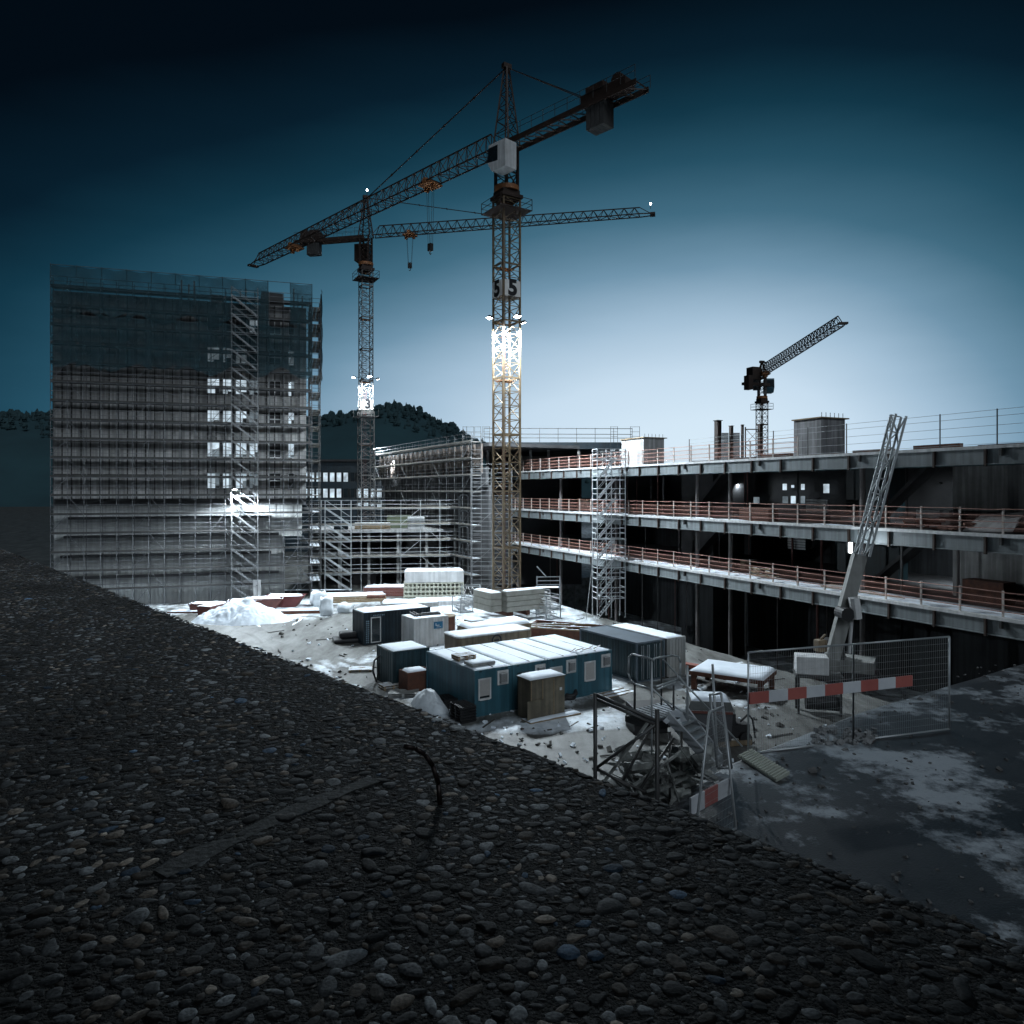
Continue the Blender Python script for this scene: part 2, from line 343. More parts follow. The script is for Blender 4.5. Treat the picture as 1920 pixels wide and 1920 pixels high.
def snow_heap(name, label, c, rx, ry, h, seed, m=None, rz=0, n=44, peak=0):
    """an irregular heap with a rough surface"""
    rs = np.random.RandomState(seed); vs = []; fs = []
    for j in range(n + 1):
        for i in range(n + 1):
            u = (i/n*2 - 1)*1.15; v = (j/n*2 - 1)*1.15; vs.append((u*rx, v*ry, 0))
    a = np.array(vs); X, Y = a[:, 0], a[:, 1]; q = (X/rx)**2 + (Y/ry)**2
    q = q + fbm(X + seed, Y, 1.3/min(rx, 3), seed)*.22
    z = h * np.clip(1 - q, -.12, 1)**1 if False else h * (np.clip(1 - q, 0, 1)**.8) - .12 + fbm(X, Y, 3.5, seed+1)*.05*np.clip(1.2-q, 0, 1) + fbm(X, Y, 1.2, seed+2)*.12*h*np.clip(1-q, 0, 1)
    if peak:
        c2 = h*np.clip(1 - np.sqrt(np.clip(q, 0, 9)), 0, 1)*1.15; z = z*(1-peak) + peak*c2 + (fbm(X, Y, 2.2, seed+7)*.2 + np.abs(fbm(X, Y, 5, seed+8))*.16)*h*np.clip(1.15-q, 0, .7)
    mb = MB(); mb.v = [(x, y, k) for x, y, k in zip(X, Y, z)]
    mb.f = [(j*(n+1)+i, j*(n+1)+i+1, (j+1)*(n+1)+i+1, (j+1)*(n+1)+i) for j in range(n) for i in range(n)]; mb.m = [0]*len(mb.f)
    o = mb.build(name, m or snowm, None, True); o.location = c; o.rotation_euler = (0, 0, rz)
    return o
def snow_cap(parent, x0, x1, y0, y1, z, th=.1, seed=1, n=None, name='snow_cover', m=None, cover=1.0):
    """a lumpy snow layer with an uneven rim"""
    nx = max(6, int((x1-x0)/.22)); ny = max(6, int((y1-y0)/.22)); g = []
    for j in range(ny+1):
        for i in range(nx+1): g.append((x0 + (x1-x0)*i/nx, y0 + (y1-y0)*j/ny))
    a = np.array(g); ex = np.minimum(np.minimum(a[:, 0]-x0, x1-a[:, 0]), np.minimum(a[:, 1]-y0, y1-a[:, 1]))
    hgt = th * (1 - np.exp(-ex/.1)) * (1 + .35*fbm(a[:, 0]+seed*3.1, a[:, 1], 1.6, seed)) + .012
    if cover < 1: hgt = hgt * np.clip((fbm(a[:, 0], a[:, 1]+seed, .9, seed+5) + cover)*2, 0, 1)
    mb = MB(); mb.v = [(x, y, z + h_ - .004) for (x, y), h_ in zip(g, hgt)]
    mb.f = [(j*(nx+1)+i, j*(nx+1)+i+1, (j+1)*(nx+1)+i+1, (j+1)*(nx+1)+i) for j in range(ny) for i in range(nx)]; mb.m = [0]*len(mb.f)
    rim = [i for i in range(nx+1)] + [j*(nx+1)+nx for j in range(1, ny+1)] + [ny*(nx+1)+i for i in range(nx-1, -1, -1)] + [j*(nx+1) for j in range(ny-1, 0, -1)]
    o0 = len(mb.v); mb.v += [(mb.v[i][0], mb.v[i][1], z - .001) for i in rim]
    for k in range(len(rim)):
        k2 = (k+1) % len(rim); mb.f.append((o0+k, o0+k2, rim[k2], rim[k])); mb.m.append(0)
    return mb.build(name, m or snowm, parent, True)

o = snow_heap('snow_heap', '', G(448, 1168) + Vector((0, 1.2, 0)), 4.7, 2.6, 1.9, 4, n=90, peak=.75)
tag(o, 'big heap of cleared white snow beside the dark stone parapet', 'snow heap')

# ------------------------------------------------------------------ parapet the camera looks over
def parapet():
    h = .5; zt = H - h
    e0 = P(320, 1150, h*F/230); e1 = P(1600, 1640, h*F/720)
    d = (e1 - e0); d.z = 0; d.normalize(); n_in = Vector((-d.y, d.x, 0)) * -1      # towards the camera
    if (Vector((0, 0, 0)) - Vector((e0.x, e0.y, 0))).dot(n_in) < 0: n_in = -n_in
    root = thing('stone_parapet', 'dark washed-pebble concrete parapet running across the foreground', 'parapet', (0, 0, 0))
    def W(u, v, z=0.0): q = e0 + d*u + n_in*v; return Vector((q.x, q.y, zt + z))
    us = np.concatenate([np.linspace(-9, -2.2, 60), np.linspace(-2.15, 4.0, 420)]); vs_ = np.concatenate([[-.03, -.028, -.022, -.012], np.linspace(0, 2.6, 90)])
    rs = np.random.RandomState(3)
    nu, nv = len(us), len(vs_); U, V = np.meshgrid(us, vs_, indexing='ij')
    edge = fbm(us, us*0, 9, 11)*.014 + fbm(us, us*0, 2.0, 12)*.014 + np.abs(fbm(us, us*0, 23, 15))*.012
    Z = fbm(U, V, 9, 13)*.0025 + fbm(U, V, 40, 14)*.0012
    drop = np.interp(vs_, [-.03, -.022, -.012, 0, .03], [-.09, -.03, -.012, -.006, 0])
    Z = Z + drop[None, :]; V2 = V + edge[:, None]*np.clip(1 - V/.4, 0, 1)
    X = e0.x + d.x*U + n_in.x*V2; Y = e0.y + d.y*U + n_in.y*V2
    top = MB(); top.v = [tuple(a) for a in np.stack([X, Y, zt + Z], -1).reshape(-1, 3)]
    i = np.arange(nu*nv).reshape(nu, nv); q = np.stack([i[:-1, :-1], i[1:, :-1], i[1:, 1:], i[:-1, 1:]], -1).reshape(-1, 4)
    top.f = [tuple(int(k) for k in f) for f in q]; top.m = [0]*len(q)
    mtx = mat('mossy_mortar', (.035, .032, .028), .95, 0, (.004, .004, .004), 70, amt=.25, bump=1.0, bscale=220)
    t9 = mtx.node_tree; bs = t9.nodes['Principled BSDF']; old = bs.inputs['Base Color'].links[0].from_socket; geo = t9.nodes.new('ShaderNodeNewGeometry')
    for sc9, lim9, am9 in ((260, .45, .8), (150, .5, .9), (95, .6, .9)):            # coarse sand and grit showing in the mortar
        vo = t9.nodes.new('ShaderNodeTexVoronoi'); vo.inputs['Scale'].default_value = sc9; t9.links.new(geo.outputs['Position'], vo.inputs['Vector'])
        sp9 = t9.nodes.new('ShaderNodeSeparateXYZ'); t9.links.new(vo.outputs['Color'], sp9.inputs[0])
        r9 = t9.nodes.new('ShaderNodeMapRange'); r9.inputs[1].default_value = lim9; r9.inputs[2].default_value = 1; r9.inputs[3].default_value = 0; r9.inputs[4].default_value = 1; t9.links.new(sp9.outputs[0], r9.inputs[0])
        d9 = t9.nodes.new('ShaderNodeMapRange'); d9.inputs[1].default_value = .25; d9.inputs[2].default_value = .5; d9.inputs[3].default_value = am9; d9.inputs[4].default_value = 0; t9.links.new(vo.outputs['Distance'], d9.inputs[0])
        m9 = t9.nodes.new('ShaderNodeMath'); m9.operation = 'MULTIPLY'; t9.links.new(r9.outputs[0], m9.inputs[0]); t9.links.new(d9.outputs[0], m9.inputs[1])
        x9 = t9.nodes.new('ShaderNodeMixRGB'); x9.inputs[2].default_value = (.12, .12, .115, 1); t9.links.new(m9.outputs[0], x9.inputs[0]); t9.links.new(old, x9.inputs[1]); old = x9.outputs[0]
    t9.links.new(old, bs.inputs['Base Color'])
    body = MB()
    for s0, s1 in ((-9, 4.0),):
        a, b_, c_, d_ = W(s0, .01, -.05), W(s1, .01, -.05), W(s1, 2.6, -.05), W(s0, 2.6, -.05)
        vs = [a, b_, c_, d_]; vs2 = [Vector((p.x, p.y, -.05)) for p in vs]
        body.add(vs + vs2, [(0, 1, 2, 3), (0, 4, 5, 1), (1, 5, 6, 2), (2, 6, 7, 3), (3, 7, 4, 0)])
    body.build('wall_body', conc_dk, root)
    # pebbles: one mesh together with the mortar they are cast into
    import bmesh
    def ico(k):
        bm = bmesh.new(); bmesh.ops.create_icosphere(bm, subdivisions=k, radius=1); v = np.array([x.co[:] for x in bm.verts]); f = np.array([[y.index for y in x.verts] for x in bm.faces]); bm.free(); return v, f
    I1, I2 = ico(1), ico(2)
    cell = .012; occ = {}; peb = []
    cam_u = (Vector((0, 0, 0)) - Vector((e0.x, e0.y, 0))).dot(d); cam_v = (Vector((0, 0, 0)) - Vector((e0.x, e0.y, 0))).dot(n_in)
    def vis(u, v):
        p = W(u, v);
        if p.y < .4 or v < -.005: return False
        px = 960 + p.x*F/p.y; py = HZ + h*F/p.y
        return -60 < px < 1980 and py < 2010 and p.y < 7.5
    def tryadd(u, v, r):
        ci, cj = int(u/.04), int(v/.04)
        for a in range(ci-1, ci+2):
            for b in range(cj-1, cj+2):
                for (pu, pv, pr) in occ.get((a, b), ()):
                    if (pu-u)**2 + (pv-v)**2 < ((pr + r)*.82)**2: return False
        occ.setdefault((ci, cj), []).append((u, v, r)); peb.append((u, v, r)); return True
    rg = random.Random(5)
    for r0, r1, cnt in ((.015, .021, 2200), (.011, .015, 18000), (.0075, .011, 90000), (.005, .0075, 170000), (.003, .005, 90000)):
        for _ in range(cnt):
            u = rg.uniform(-5.5, 3.4); v = rg.uniform(0, 2.0); r = rg.uniform(r0, r1)
            if not vis(u, v): continue
            D = W(u, v).y
            if D > 2.2 and r < .0055: continue
            if D > 1.3 and r < .0045: continue
            if v < r*.7: continue
            dens = math.sin(u*3.1 + math.sin(v*5)*1.3) * math.sin(v*4.3 + u*1.7)
            
            if rg.random() < .5 * (r > .011): continue
            tryadd(u, v, r)
    pv, pf, pc = [], [], []; off = 0
    PU = np.array([p_[0] for p_ in peb]); PV = np.array([p_[1] for p_ in peb]); PZ = fbm(PU, PV, 9, 13)*.0025 + fbm(PU, PV, 40, 14)*.0012
    for (u, v, r), pz in zip(peb, PZ):
        D = W(u, v).y; bv, bf = I2 if (r*F/D > 9) else I1
        th = rg.random()*math.pi; el = rg.uniform(.5, 1.0); fl = rg.uniform(.14, .3)
        # mostly aligned stones, flattened and irregular
        ph = rg.random()*6; q = bv.copy()
        k = 1 + .14*np.sin(q[:, 0]*2.3 + ph) + .12*np.sin(q[:, 1]*3.1 + ph*2) + .08*np.sin(q[:, 2]*4 + ph*3 + q[:, 0]*2)
        for _c in range(rg.choice((0, 1, 2, 3))):      # flat broken facets
            cn = np.array([rg.uniform(-1, 1), rg.uniform(-1, 1), rg.uniform(-.1, .9)]); cn /= np.linalg.norm(cn); dd_ = q @ cn; lim = rg.uniform(.55, .85); q = q - np.outer(np.clip(dd_ - lim, 0, None), cn)
        q[:, 2] = np.minimum(q[:, 2], rg.uniform(.4, .75)) + .05*np.sin(q[:, 0]*3+ph)      # worn flat on top
        q = q * k[:, None] * np.array([r*1.12, r*el, r*fl]); c_, s_ = math.cos(th), math.sin(th)
        q = np.stack([q[:, 0]*c_ - q[:, 1]*s_, q[:, 0]*s_ + q[:, 1]*c_, q[:, 2]], -1)
        p = W(u, v); q += np.array([p.x, p.y, zt + pz - r*fl*rg.uniform(.05, .4)])
        pv.append(q); pf.append(bf + off); off += len(q)
        g = rg.choice([.03, .05, .08, .11, .15, .2, .27, .42]) * rg.uniform(.75, 1.2) * max(.25, min(1.5, .95 + .6*math.sin(u*4.1 + 1.3*math.sin(v*6+u)) * math.sin(v*7.3 - u*2.2))); tint = rg.random()
        col = (g*.95, g, g*1.03) if tint < .7 else ((g*1.15, g*.97, g*.8) if tint < .975 else (g*.55, g*.9, g*1.35))
        pc.append(np.repeat([col], len(q), 0))
    # two bluish stones low in the picture
    V_ = np.concatenate(pv); Fa = np.concatenate(pf); Ca = np.concatenate(pc)
    base = np.array(top.v); bq = np.array(top.f); nb = len(base)
    me = bpy.data.meshes.new('pebbled_top'); me.vertices.add(nb + len(V_)); me.vertices.foreach_set('co', np.concatenate([base, V_]).ravel())
    loops = np.concatenate([bq.ravel(), (Fa + nb).ravel()]); me.loops.add(len(loops)); me.loops.foreach_set('vertex_index', loops)
    starts = np.concatenate([np.arange(len(bq))*4, len(bq)*4 + np.arange(len(Fa))*3]); me.polygons.add(len(starts)); me.polygons.foreach_set('loop_start', starts)
    me.materials.append(mtx)
    pm = bpy.data.materials.new('river_pebble'); pm.use_nodes = True; t = pm.node_tree; b = t.nodes['Principled BSDF']; b.inputs['Roughness'].default_value = .8; b.inputs['Specular IOR Level'].default_value = .3
    at = t.nodes.new('ShaderNodeAttribute'); at.attribute_name = 'stone'; n = t.nodes.new('ShaderNodeTexNoise'); n.inputs['Scale'].default_value = 260; n.inputs['Detail'].default_value = 6
    n2 = t.nodes.new('ShaderNodeTexNoise'); n2.inputs['Scale'].default_value = 45; n2.inputs['Detail'].default_value = 6
    g = t.nodes.new('ShaderNodeNewGeometry'); t.links.new(g.outputs['Position'], n.inputs['Vector']); t.links.new(g.outputs['Position'], n2.inputs['Vector'])
    ad = t.nodes.new('ShaderNodeMath'); ad.operation = 'ADD'; t.links.new(n.outputs['Fac'], ad.inputs[0]); t.links.new(n2.outputs['Fac'], ad.inputs[1])
    mr = t.nodes.new('ShaderNodeMapRange'); mr.inputs[1].default_value = .75; mr.inputs[2].default_value = 1.3; mr.inputs[3].default_value = .3; mr.inputs[4].default_value = 1.35; t.links.new(ad.outputs[0], mr.inputs[0])
    vm = t.nodes.new('ShaderNodeVectorMath'); vm.operation = 'SCALE'; t.links.new(at.outputs['Color'], vm.inputs[0]); t.links.new(mr.outputs[0], vm.inputs['Scale']); t.links.new(vm.outputs[0], b.inputs['Base Color'])
    bp = t.nodes.new('ShaderNodeBump'); bp.inputs['Distance'].default_value = .0012; bp.inputs['Strength'].default_value = .8; t.links.new(n.outputs['Fac'], bp.inputs['Height']); t.links.new(bp.outputs[0], b.inputs['Normal'])
    me.materials.append(pm)
    me.update(calc_edges=True)
    me.polygons.foreach_set('material_index', np.concatenate([np.zeros(len(bq)), np.ones(len(Fa))]).astype('i4'))
    me.polygons.foreach_set('use_smooth', [True]*len(starts))
    a = me.attributes.new('stone', 'FLOAT_COLOR', 'POINT'); a.data.foreach_set('color', np.concatenate([np.full((nb, 4), .02), np.concatenate([Ca, np.ones((len(Ca), 1))], 1)]).ravel().astype('f4'))
    o = bpy.data.objects.new('pebbled_top', me); COL.objects.link(o); o.parent = root
    # unseen wall added behind the viewpoint to shade the near end of the slab
    bk_ = MB(); bk_.box(-7, 7, -1.9, -1.6, 10, zt+2.15).box(-7, 7, -1.9, -1.2, zt+2.151, zt+2.3); bk_.build('added_shade_wall', conc_dk, root)
    # smeared mortar joint across the slab
    mj = MB(); pts = [(300, 1640), (380, 1600), (450, 1570), (520, 1535), (590, 1505), (650, 1482), (700, 1462)]
    prev = None
    for k, (px, py) in enumerate(pts):
        c = P(px, py, h*F/(py-HZ)); c.z = zt + .0016; wd = .017 + .006*math.sin(k*2.1); a_ = c + Vector((-.8, .6, 0))*wd; b_ = c - Vector((-.8, .6, 0))*wd
        if prev: mj.add([prev[0], prev[1], b_, a_], [(0, 1, 2, 3)]); mj.add([prev[1], prev[1]-Vector((0, 0, .02)), b_-Vector((0, 0, .02)), b_], [(0, 1, 2, 3)])
        prev = (a_, b_)
    mj.build('mortar_joint', mat('old_mortar', (.12, .125, .12), .9, 0, (.07, .07, .07), 60, bump=.3, bscale=120), root)
    rod = MB(); f0 = P(826, 1508, h*F/588); D = f0.y
    rp = [Vector((f0.x, f0.y, zt-.01)), P(822, 1470, D), P(812, 1436, D), P(797, 1414, D), P(778, 1403, D), P(757, 1399, D)]
    rod.path(rp, .0042, 10); rod.build('bent_rod', mat('dark_rebar', (.1, .08, .075), .4, .7, (.03, .02, .02), 60), root, True)
    c = P(655, 1316, h*F/396); 
    sc = snow_heap('snow_crumb', '', Vector((c.x, c.y, zt+.004)), .028, .02, .016, 21, n=10); sc.parent = root
parapet()

# ------------------------------------------------------------------ terrace (higher ground at the right)
def terrace():
    z = 7.3
    edge = [(1.6, 6.0), (2.2, 9.5), (2.6, 12.3), (3.7, 13.8), (4.65, 14.6), (8, 17.3), (15.6, 22.4), (34, 33)]
    vs = []; fs = []; n = 70; rows = 26
    pts = []
    for k in range(n+1):
        u = k/n*(len(edge)-1); i = min(int(u), len(edge)-2); f = u-i
        pts.append(Vector((edge[i][0]*(1-f)+edge[i+1][0]*f, edge[i][1]*(1-f)+edge[i+1][1]*f, 0)))
    for k, p in enumerate(pts):
        q0 = pts[max(0, k-1)]; q1 = pts[min(n, k+1)]; d = (q1-q0).normalized(); out = Vector((-d.y, d.x, 0))
        inn = Vector((24 + k*.25, 2 + k*.28, 0))
        for r_ in range(rows):
            if r_ < 8:
                f = (8-r_)/8; c = p + out*(f**1.3*5.5 + .35*math.sin(k*1.1+r_)) ; c.z = z - 7.6*f**.85
                if f > 0: c.z += .12*math.sin(k*2.3 + r_*1.9) + .1*math.sin(k*.9+r_*3)
            else:
                f = (r_-8)/(rows-9); c = p.lerp(inn, f**1.6); c.z = z + .02*math.sin(c.x*1.7+c.y)*min(1, f*6) - (.12 if r_ == 8 else 0)
            vs.append(c)
    for k in range(n):
        for r_ in range(rows-1):
            a = k*rows + r_; fs.append((a, a+rows, a+rows+1, a+1))
    mb = MB().add(vs, fs)
    m = mat('wet_asphalt_with_frost', (.05, .05, .052), .4, 0, (.02, .02, .022), .9, bump=.35, bscale=30)
    t = m.node_tree; b = t.nodes['Principled BSDF']; old = b.inputs['Base Color'].links[0].from_socket
    g = t.nodes.new('ShaderNodeNewGeometry'); n1 = t.nodes.new('ShaderNodeTexNoise'); n1.inputs['Scale'].default_value = .5; n1.inputs['Detail'].default_value = 14; n1.inputs['Roughness'].default_value = .72
    t.links.new(g.outputs['Position'], n1.inputs['Vector']); r = t.nodes.new('ShaderNodeValToRGB'); r.color_ramp.elements[0].position = .5; r.color_ramp.elements[1].position = .585; t.links.new(n1.outputs['Fac'], r.inputs[0])
    x = t.nodes.new('ShaderNodeMixRGB'); t.links.new(r.outputs[0], x.inputs[0]); t.links.new(old, x.inputs[1]); x.inputs[2].default_value = (.36, .39, .42, 1); t.links.new(x.outputs[0], b.inputs['Base Color'])
    o = mb.build('terrace', m, None, True); tag(o, kind='structure')
    rg = random.Random(9); q = MB()
    for k in range(900):
        c = Vector((rg.uniform(3, 16), rg.uniform(7, 22), 0));
        if c.y > 12.3 + (c.x-2.6)*.84: continue
        s9 = rg.uniform(.008, .035) * (2 if rg.random() < .05 else 1); q.obox((c.x, c.y, z+.01), s9*2, s9*1.4, s9, rg.random()*3, (rg.uniform(-.6, .6), rg.uniform(-.6, .6)))
    tag(q.build('grit', mat('pale_grit', (.2, .2, .2), .9, 0, (.05, .05, .05), 6)), 'grit and small stones scattered over the wet asphalt at the right', 'grit', kind='stuff')
terrace()

# ------------------------------------------------------------------ far hills and woods
def hills():
    rw = random.Random(4)
    prof = [(-3200, 60), (-1500, 75), (-900, 92), (-520, 100), (-330, 97), (-245, 94), (-225, 97), (-195, 99), (-165, 105), (-140, 110), (-110, 100), (-75, 84), (-40, 66), (0, 50), (80, 34), (200, 20), (420, 9), (900, 4), (3200, 2)]
    xs = np.array([p[0] for p in prof]); hs = np.array([p[1] for p in prof])
    X = np.linspace(-2000, 1500, 420); rows = 20; vs = []; fs = []
    for j in range(rows):
        f = j/(rows-1)
        for x in X:
            hh = np.interp(x, xs, hs); zz = hh * (math.sin(min(1, f*1.25)*math.pi/2)) if f < .8 else hh*(1 - (f-.8)*1.5)
            vs.append((x*(.85+.15*f), 560 + 420*f + 20*math.sin(x*.013), zz - .4))
    nx = len(X)
    fs = [(j*nx+i, j*nx+i+1, (j+1)*nx+i+1, (j+1)*nx+i) for j in range(rows-1) for i in range(nx-1)]
    m = mat('meadow_hillside', (.04, .11, .13), .95, 0, (.025, .06, .075), .01)
    tag(MB().add(vs, fs).build('hills', m, None, True), kind='structure')
    A_ = np.array(vs).reshape(rows, nx, 3); rg = random.Random(2); mb = MB()
    for _ in range(8500):
        j = rg.randrange(6, rows-4); i = rg.randrange(60, nx-150); 
        if rg.random() < .5: j = rg.randrange(rows-7, rows-3)
        if j < 9 and math.sin(i*.12 + j) > -.1: continue
        p = A_[j, i] + np.array([rg.uniform(-4, 4), rg.uniform(-10, 10), -1]); h = rg.uniform(4, 8.5) * (1.5 if rg.random() < .06 else 1); dec = rg.random() < .45; r = h*(rg.uniform(.34, .5) if dec else rg.uniform(.2, .32)); n = 6; o = rg.random()
        vv = []; 
        for lv, (rr_, zz) in enumerate(((.6, .12), (1, .4), (.9, .7), (.4, .92)) if dec else ((.8, .12), (1, .3), (.55, .62), (.12, .95))):
            for k in range(n): a = 6.283*k/n + o + lv*.4; q = rg.uniform(.7, 1.25); vv.append((p[0] + r*rr_*q*math.cos(a), p[1] + r*rr_*q*math.sin(a), p[2] + h*zz*rg.uniform(.93, 1.05)))
        ff = [(l*n+k, l*n+(k+1) % n, (l+1)*n+(k+1) % n, (l+1)*n+k) for l in range(3) for k in range(n)] + [tuple(range(3*n, 4*n))]
        mb.add(vv, ff)
    for k, (px, py) in enumerate(((612, 797), (628, 800), (641, 798), (655, 803))):
        c = P(px, py, 800); hs_ = thing('farmhouse', 'tiny lit house on the distant hill, %s of its row' % ('leftmost', 'second from the left', 'third from the left', 'rightmost')[k], 'house', c, 0, 'distant houses on the hill')
        MB().box(-4, 4, 0, 6, -4, 2).build('wall', white, hs_); MB().prism([(-4.6, 2.01), (4.6, 2.01), (0, 5)], -.5, 6.5, 'y').build('roof', conc_dk, hs_); MB().box(-2.5, 2.5, -.2, -.01, -1, .8).build('window', lit, hs_)
    o = mb.build('woodland', mat('conifer_foliage', (.04, .09, .1), .9, 0, (.02, .045, .055), .05), None)
    tag(o, 'dark wooded hilltop forest behind the building site', 'woodland', kind='stuff')
hills()

# ------------------------------------------------------------------ generic builders
def rail_posts(): pass
def scaffold(name, label, loc, rz, nb, bay, dep, nl, lh, z0=0, deck=True, m=galv, r=.026, rails=2, brace=True, top_rail=True, deck_mat=None, group=None, cat='scaffolding', skip=(), back=True, endrail=True):
    """local x along the face, local y = 0 wall side .. -dep outer side, z up"""
    t = thing(name, label, cat, loc, rz, group); top = z0 + nl*lh + (1.0 if top_rail else 0)
    for i in range(nb+1):
        for y in ((0, -dep) if back else (-dep,)):
            if i in skip: continue
            s = MB(); s.bar((i*bay, y, 0), (i*bay, y, top), r, 5)
            s.box(i*bay-.09, i*bay+.09, y-.09, y+.09, 0, .02)
            for l in range(1, nl+1):
                s.box(i*bay-.045, i*bay+.045, y-.045, y+.045, z0+l*lh-.03, z0+l*lh+.03)
            s.build('standard', m, t)
    for l in range(1, nl+1):
        z = z0 + l*lh
        if deck:
            d = MB()
            for i in range(nb):
                for k in range(3): d.box(i*bay+.04, (i+1)*bay-.04, -dep+.04+k*(dep-.04)/3, -dep+(k+1)*(dep-.04)/3, z-.05, z)
            d.box(0, nb*bay, -dep-.05, -dep-.02, z, z+.15)
            d.build('deck', deck_mat or deckm, t)
        g = MB()
        for k in range(rails): g.bar((0, -dep-.01, z+.5*(k+1)), (nb*bay, -dep-.01, z+.5*(k+1)), r*.8, 4)
        for y in ((0, -dep) if back else (-dep,)): g.bar((0, y, z-.08), (nb*bay, y, z-.08), r*.9, 4)
        for i in range(nb+1): g.bar((i*bay, 0, z-.08), (i*bay, -dep, z-.08), r*.9, 4)
        if endrail:
            for xx in (0, nb*bay):
                for k in (1, 2): g.bar((xx, 0, z+.5*k), (xx, -dep, z+.5*k), r*.8, 4)
        g.build('guard_rail', m, t)
    if brace:
        for l in range(nl):
            i = (l*1) % max(1, nb)
            for off in range(0, nb, 5):
                j = (off + l % 2)
                if j < nb:
                    b = MB(); b.bar((j*bay, -dep-.04, z0+l*lh), ((j+1)*bay, -dep-.04, z0+(l+1)*lh), r*.8, 4) if l % 2 == 0 else b.bar(((j+1)*bay, -dep-.04, z0+l*lh), (j*bay, -dep-.04, z0+(l+1)*lh), r*.8, 4)
                    b.build('brace', m, t)
    return t
def stair_flights(t, x0, x1, y0, y1, z0, n, lh, m=galv, zig=False, steps=8, rise_right=False):
    for l in range(n):
        f = MB(); a, b = (x0, x1); up = rise_right
        if zig and l % 2: up = not up
        xa, xb = (a, b) if up else (b, a); za, zb = z0+l*lh, z0+(l+1)*lh
        for y in (y0, y1):
            f.add([(xa, y, za-.09), (xb, y, zb-.09), (xb, y, zb+.11), (xa, y, za+.11), (xa, y+.03, za-.09), (xb, y+.03, zb-.09), (xb, y+.03, zb+.11), (xa, y+.03, za+.11)],
                  [(0, 1, 2, 3), (7, 6, 5, 4), (3, 2, 6, 7), (0, 4, 5, 1), (0, 3, 7, 4), (1, 5, 6, 2)])
            f.bar((xa, y, za+1), (xb, y, zb+1), .02, 4)
        for k in range(1, steps):
            u = k/steps; f.box(xa+(xb-xa)*u-.11, xa+(xb-xa)*u+.11, y0+.03, y1, za+(zb-za)*u-.02, za+(zb-za)*u+.01)
        f.build('stair_flight', m, t)

def truss(mb, p, q, w, h, n, r=.05, tri=True, up=Vector((0, 0, 1)), r2=None, taper=1.0, hollow_from=0):
    """lattice boom: triangular (one top chord) or square"""
    p = Vector(p); q = Vector(q); d = (q-p).normalized(); s = d.cross(up).normalized(); r2 = r2 or r*.55
    prev = None
    for i in range(n+1):
        c = p.lerp(q, i/n); k = 1 + (taper-1)*i/n
        L1, L2 = c + s*w/2, c - s*w/2; T = [c + up*h*k] if tri else [c + s*w/2 + up*h*k, c - s*w/2 + up*h*k]
        if prev:
            pl1, pl2, pt = prev
            mb.bar(pl1, L1, r); mb.bar(pl2, L2, r)
            for a, b in zip(pt, T): mb.bar(a, b, r)
            if i % 2: mb.bar(pl1, L2, r2)
            else: mb.bar(pl2, L1, r2)
            if tri:
                mid = (pt[0]+T[0])/2
                mb.bar(pl1, mid, r2); mb.bar(L1, mid, r2); mb.bar(pl2, mid, r2); mb.bar(L2, mid, r2)
            else:
                if i % 2: mb.bar(pl1, T[0], r2); mb.bar(pl2, T[1], r2)
                else: mb.bar(pt[0], L1, r2); mb.bar(pt[1], L2, r2)
        mb.bar(L1, L2, r2)
        prev = (L1, L2, T)
def mast_section(mb, w, z0, z1, panel, r=.09, r2=.04):
    c = [(-w/2, -w/2), (w/2, -w/2), (w/2, w/2), (-w/2, w/2)]
    for x, y in c: mb.box(x-r, x+r, y-r, y+r, z0, z1)
    n = max(1, round((z1-z0)/panel)); ph = (z1-z0)/n
    for i in range(n):
        za, zb = z0+i*ph, z0+(i+1)*ph
        for k in range(4):
            a, b = c[k], c[(k+1) % 4]; m_ = ((a[0]+b[0])/2, (a[1]+b[1])/2)
            mb.bar((a[0], a[1], zb), (b[0], b[1], zb), r2)
            if i % 2: mb.bar((a[0], a[1], za), (b[0], b[1], zb), r2)
            else: mb.bar((b[0], b[1], za), (a[0], a[1], zb), r2)
            mb.bar((m_[0], m_[1], (za+zb)/2), ((a[0] if i % 2 == 0 else b[0]), (a[1] if i % 2 == 0 else b[1]), zb if 0 else (za+zb)/2), r2*.8)
SEG = {'5': [[(-.5, 1), (.5, 1)], 1], }
def digit(mb, ch, cx, cy, size, y, flip=1):
    """block numerals in the local xz plane at depth y"""
    fc = bpy.data.curves.new('num', 'FONT'); fc.body = ch; fc.size = size; fc.extrude = .012; fc.offset = size*.045; fc.align_x = 'CENTER'; fc.align_y = 'CENTER'
    o = bpy.data.objects.new('num', fc); COL.objects.link(o)
    dg = bpy.context.evaluated_depsgraph_get(); me = bpy.data.meshes.new_from_object(o.evaluated_get(dg))
    vs = [(v.co.x*flip + cx, y - v.co.z, v.co.y + cy) for v in me.vertices]; fs = [tuple(p.vertices) for p in me.polygons]
    mb.add(vs, fs); bpy.data.objects.remove(o); bpy.data.meshes.remove(me); bpy.data.curves.remove(fc)
    return mb
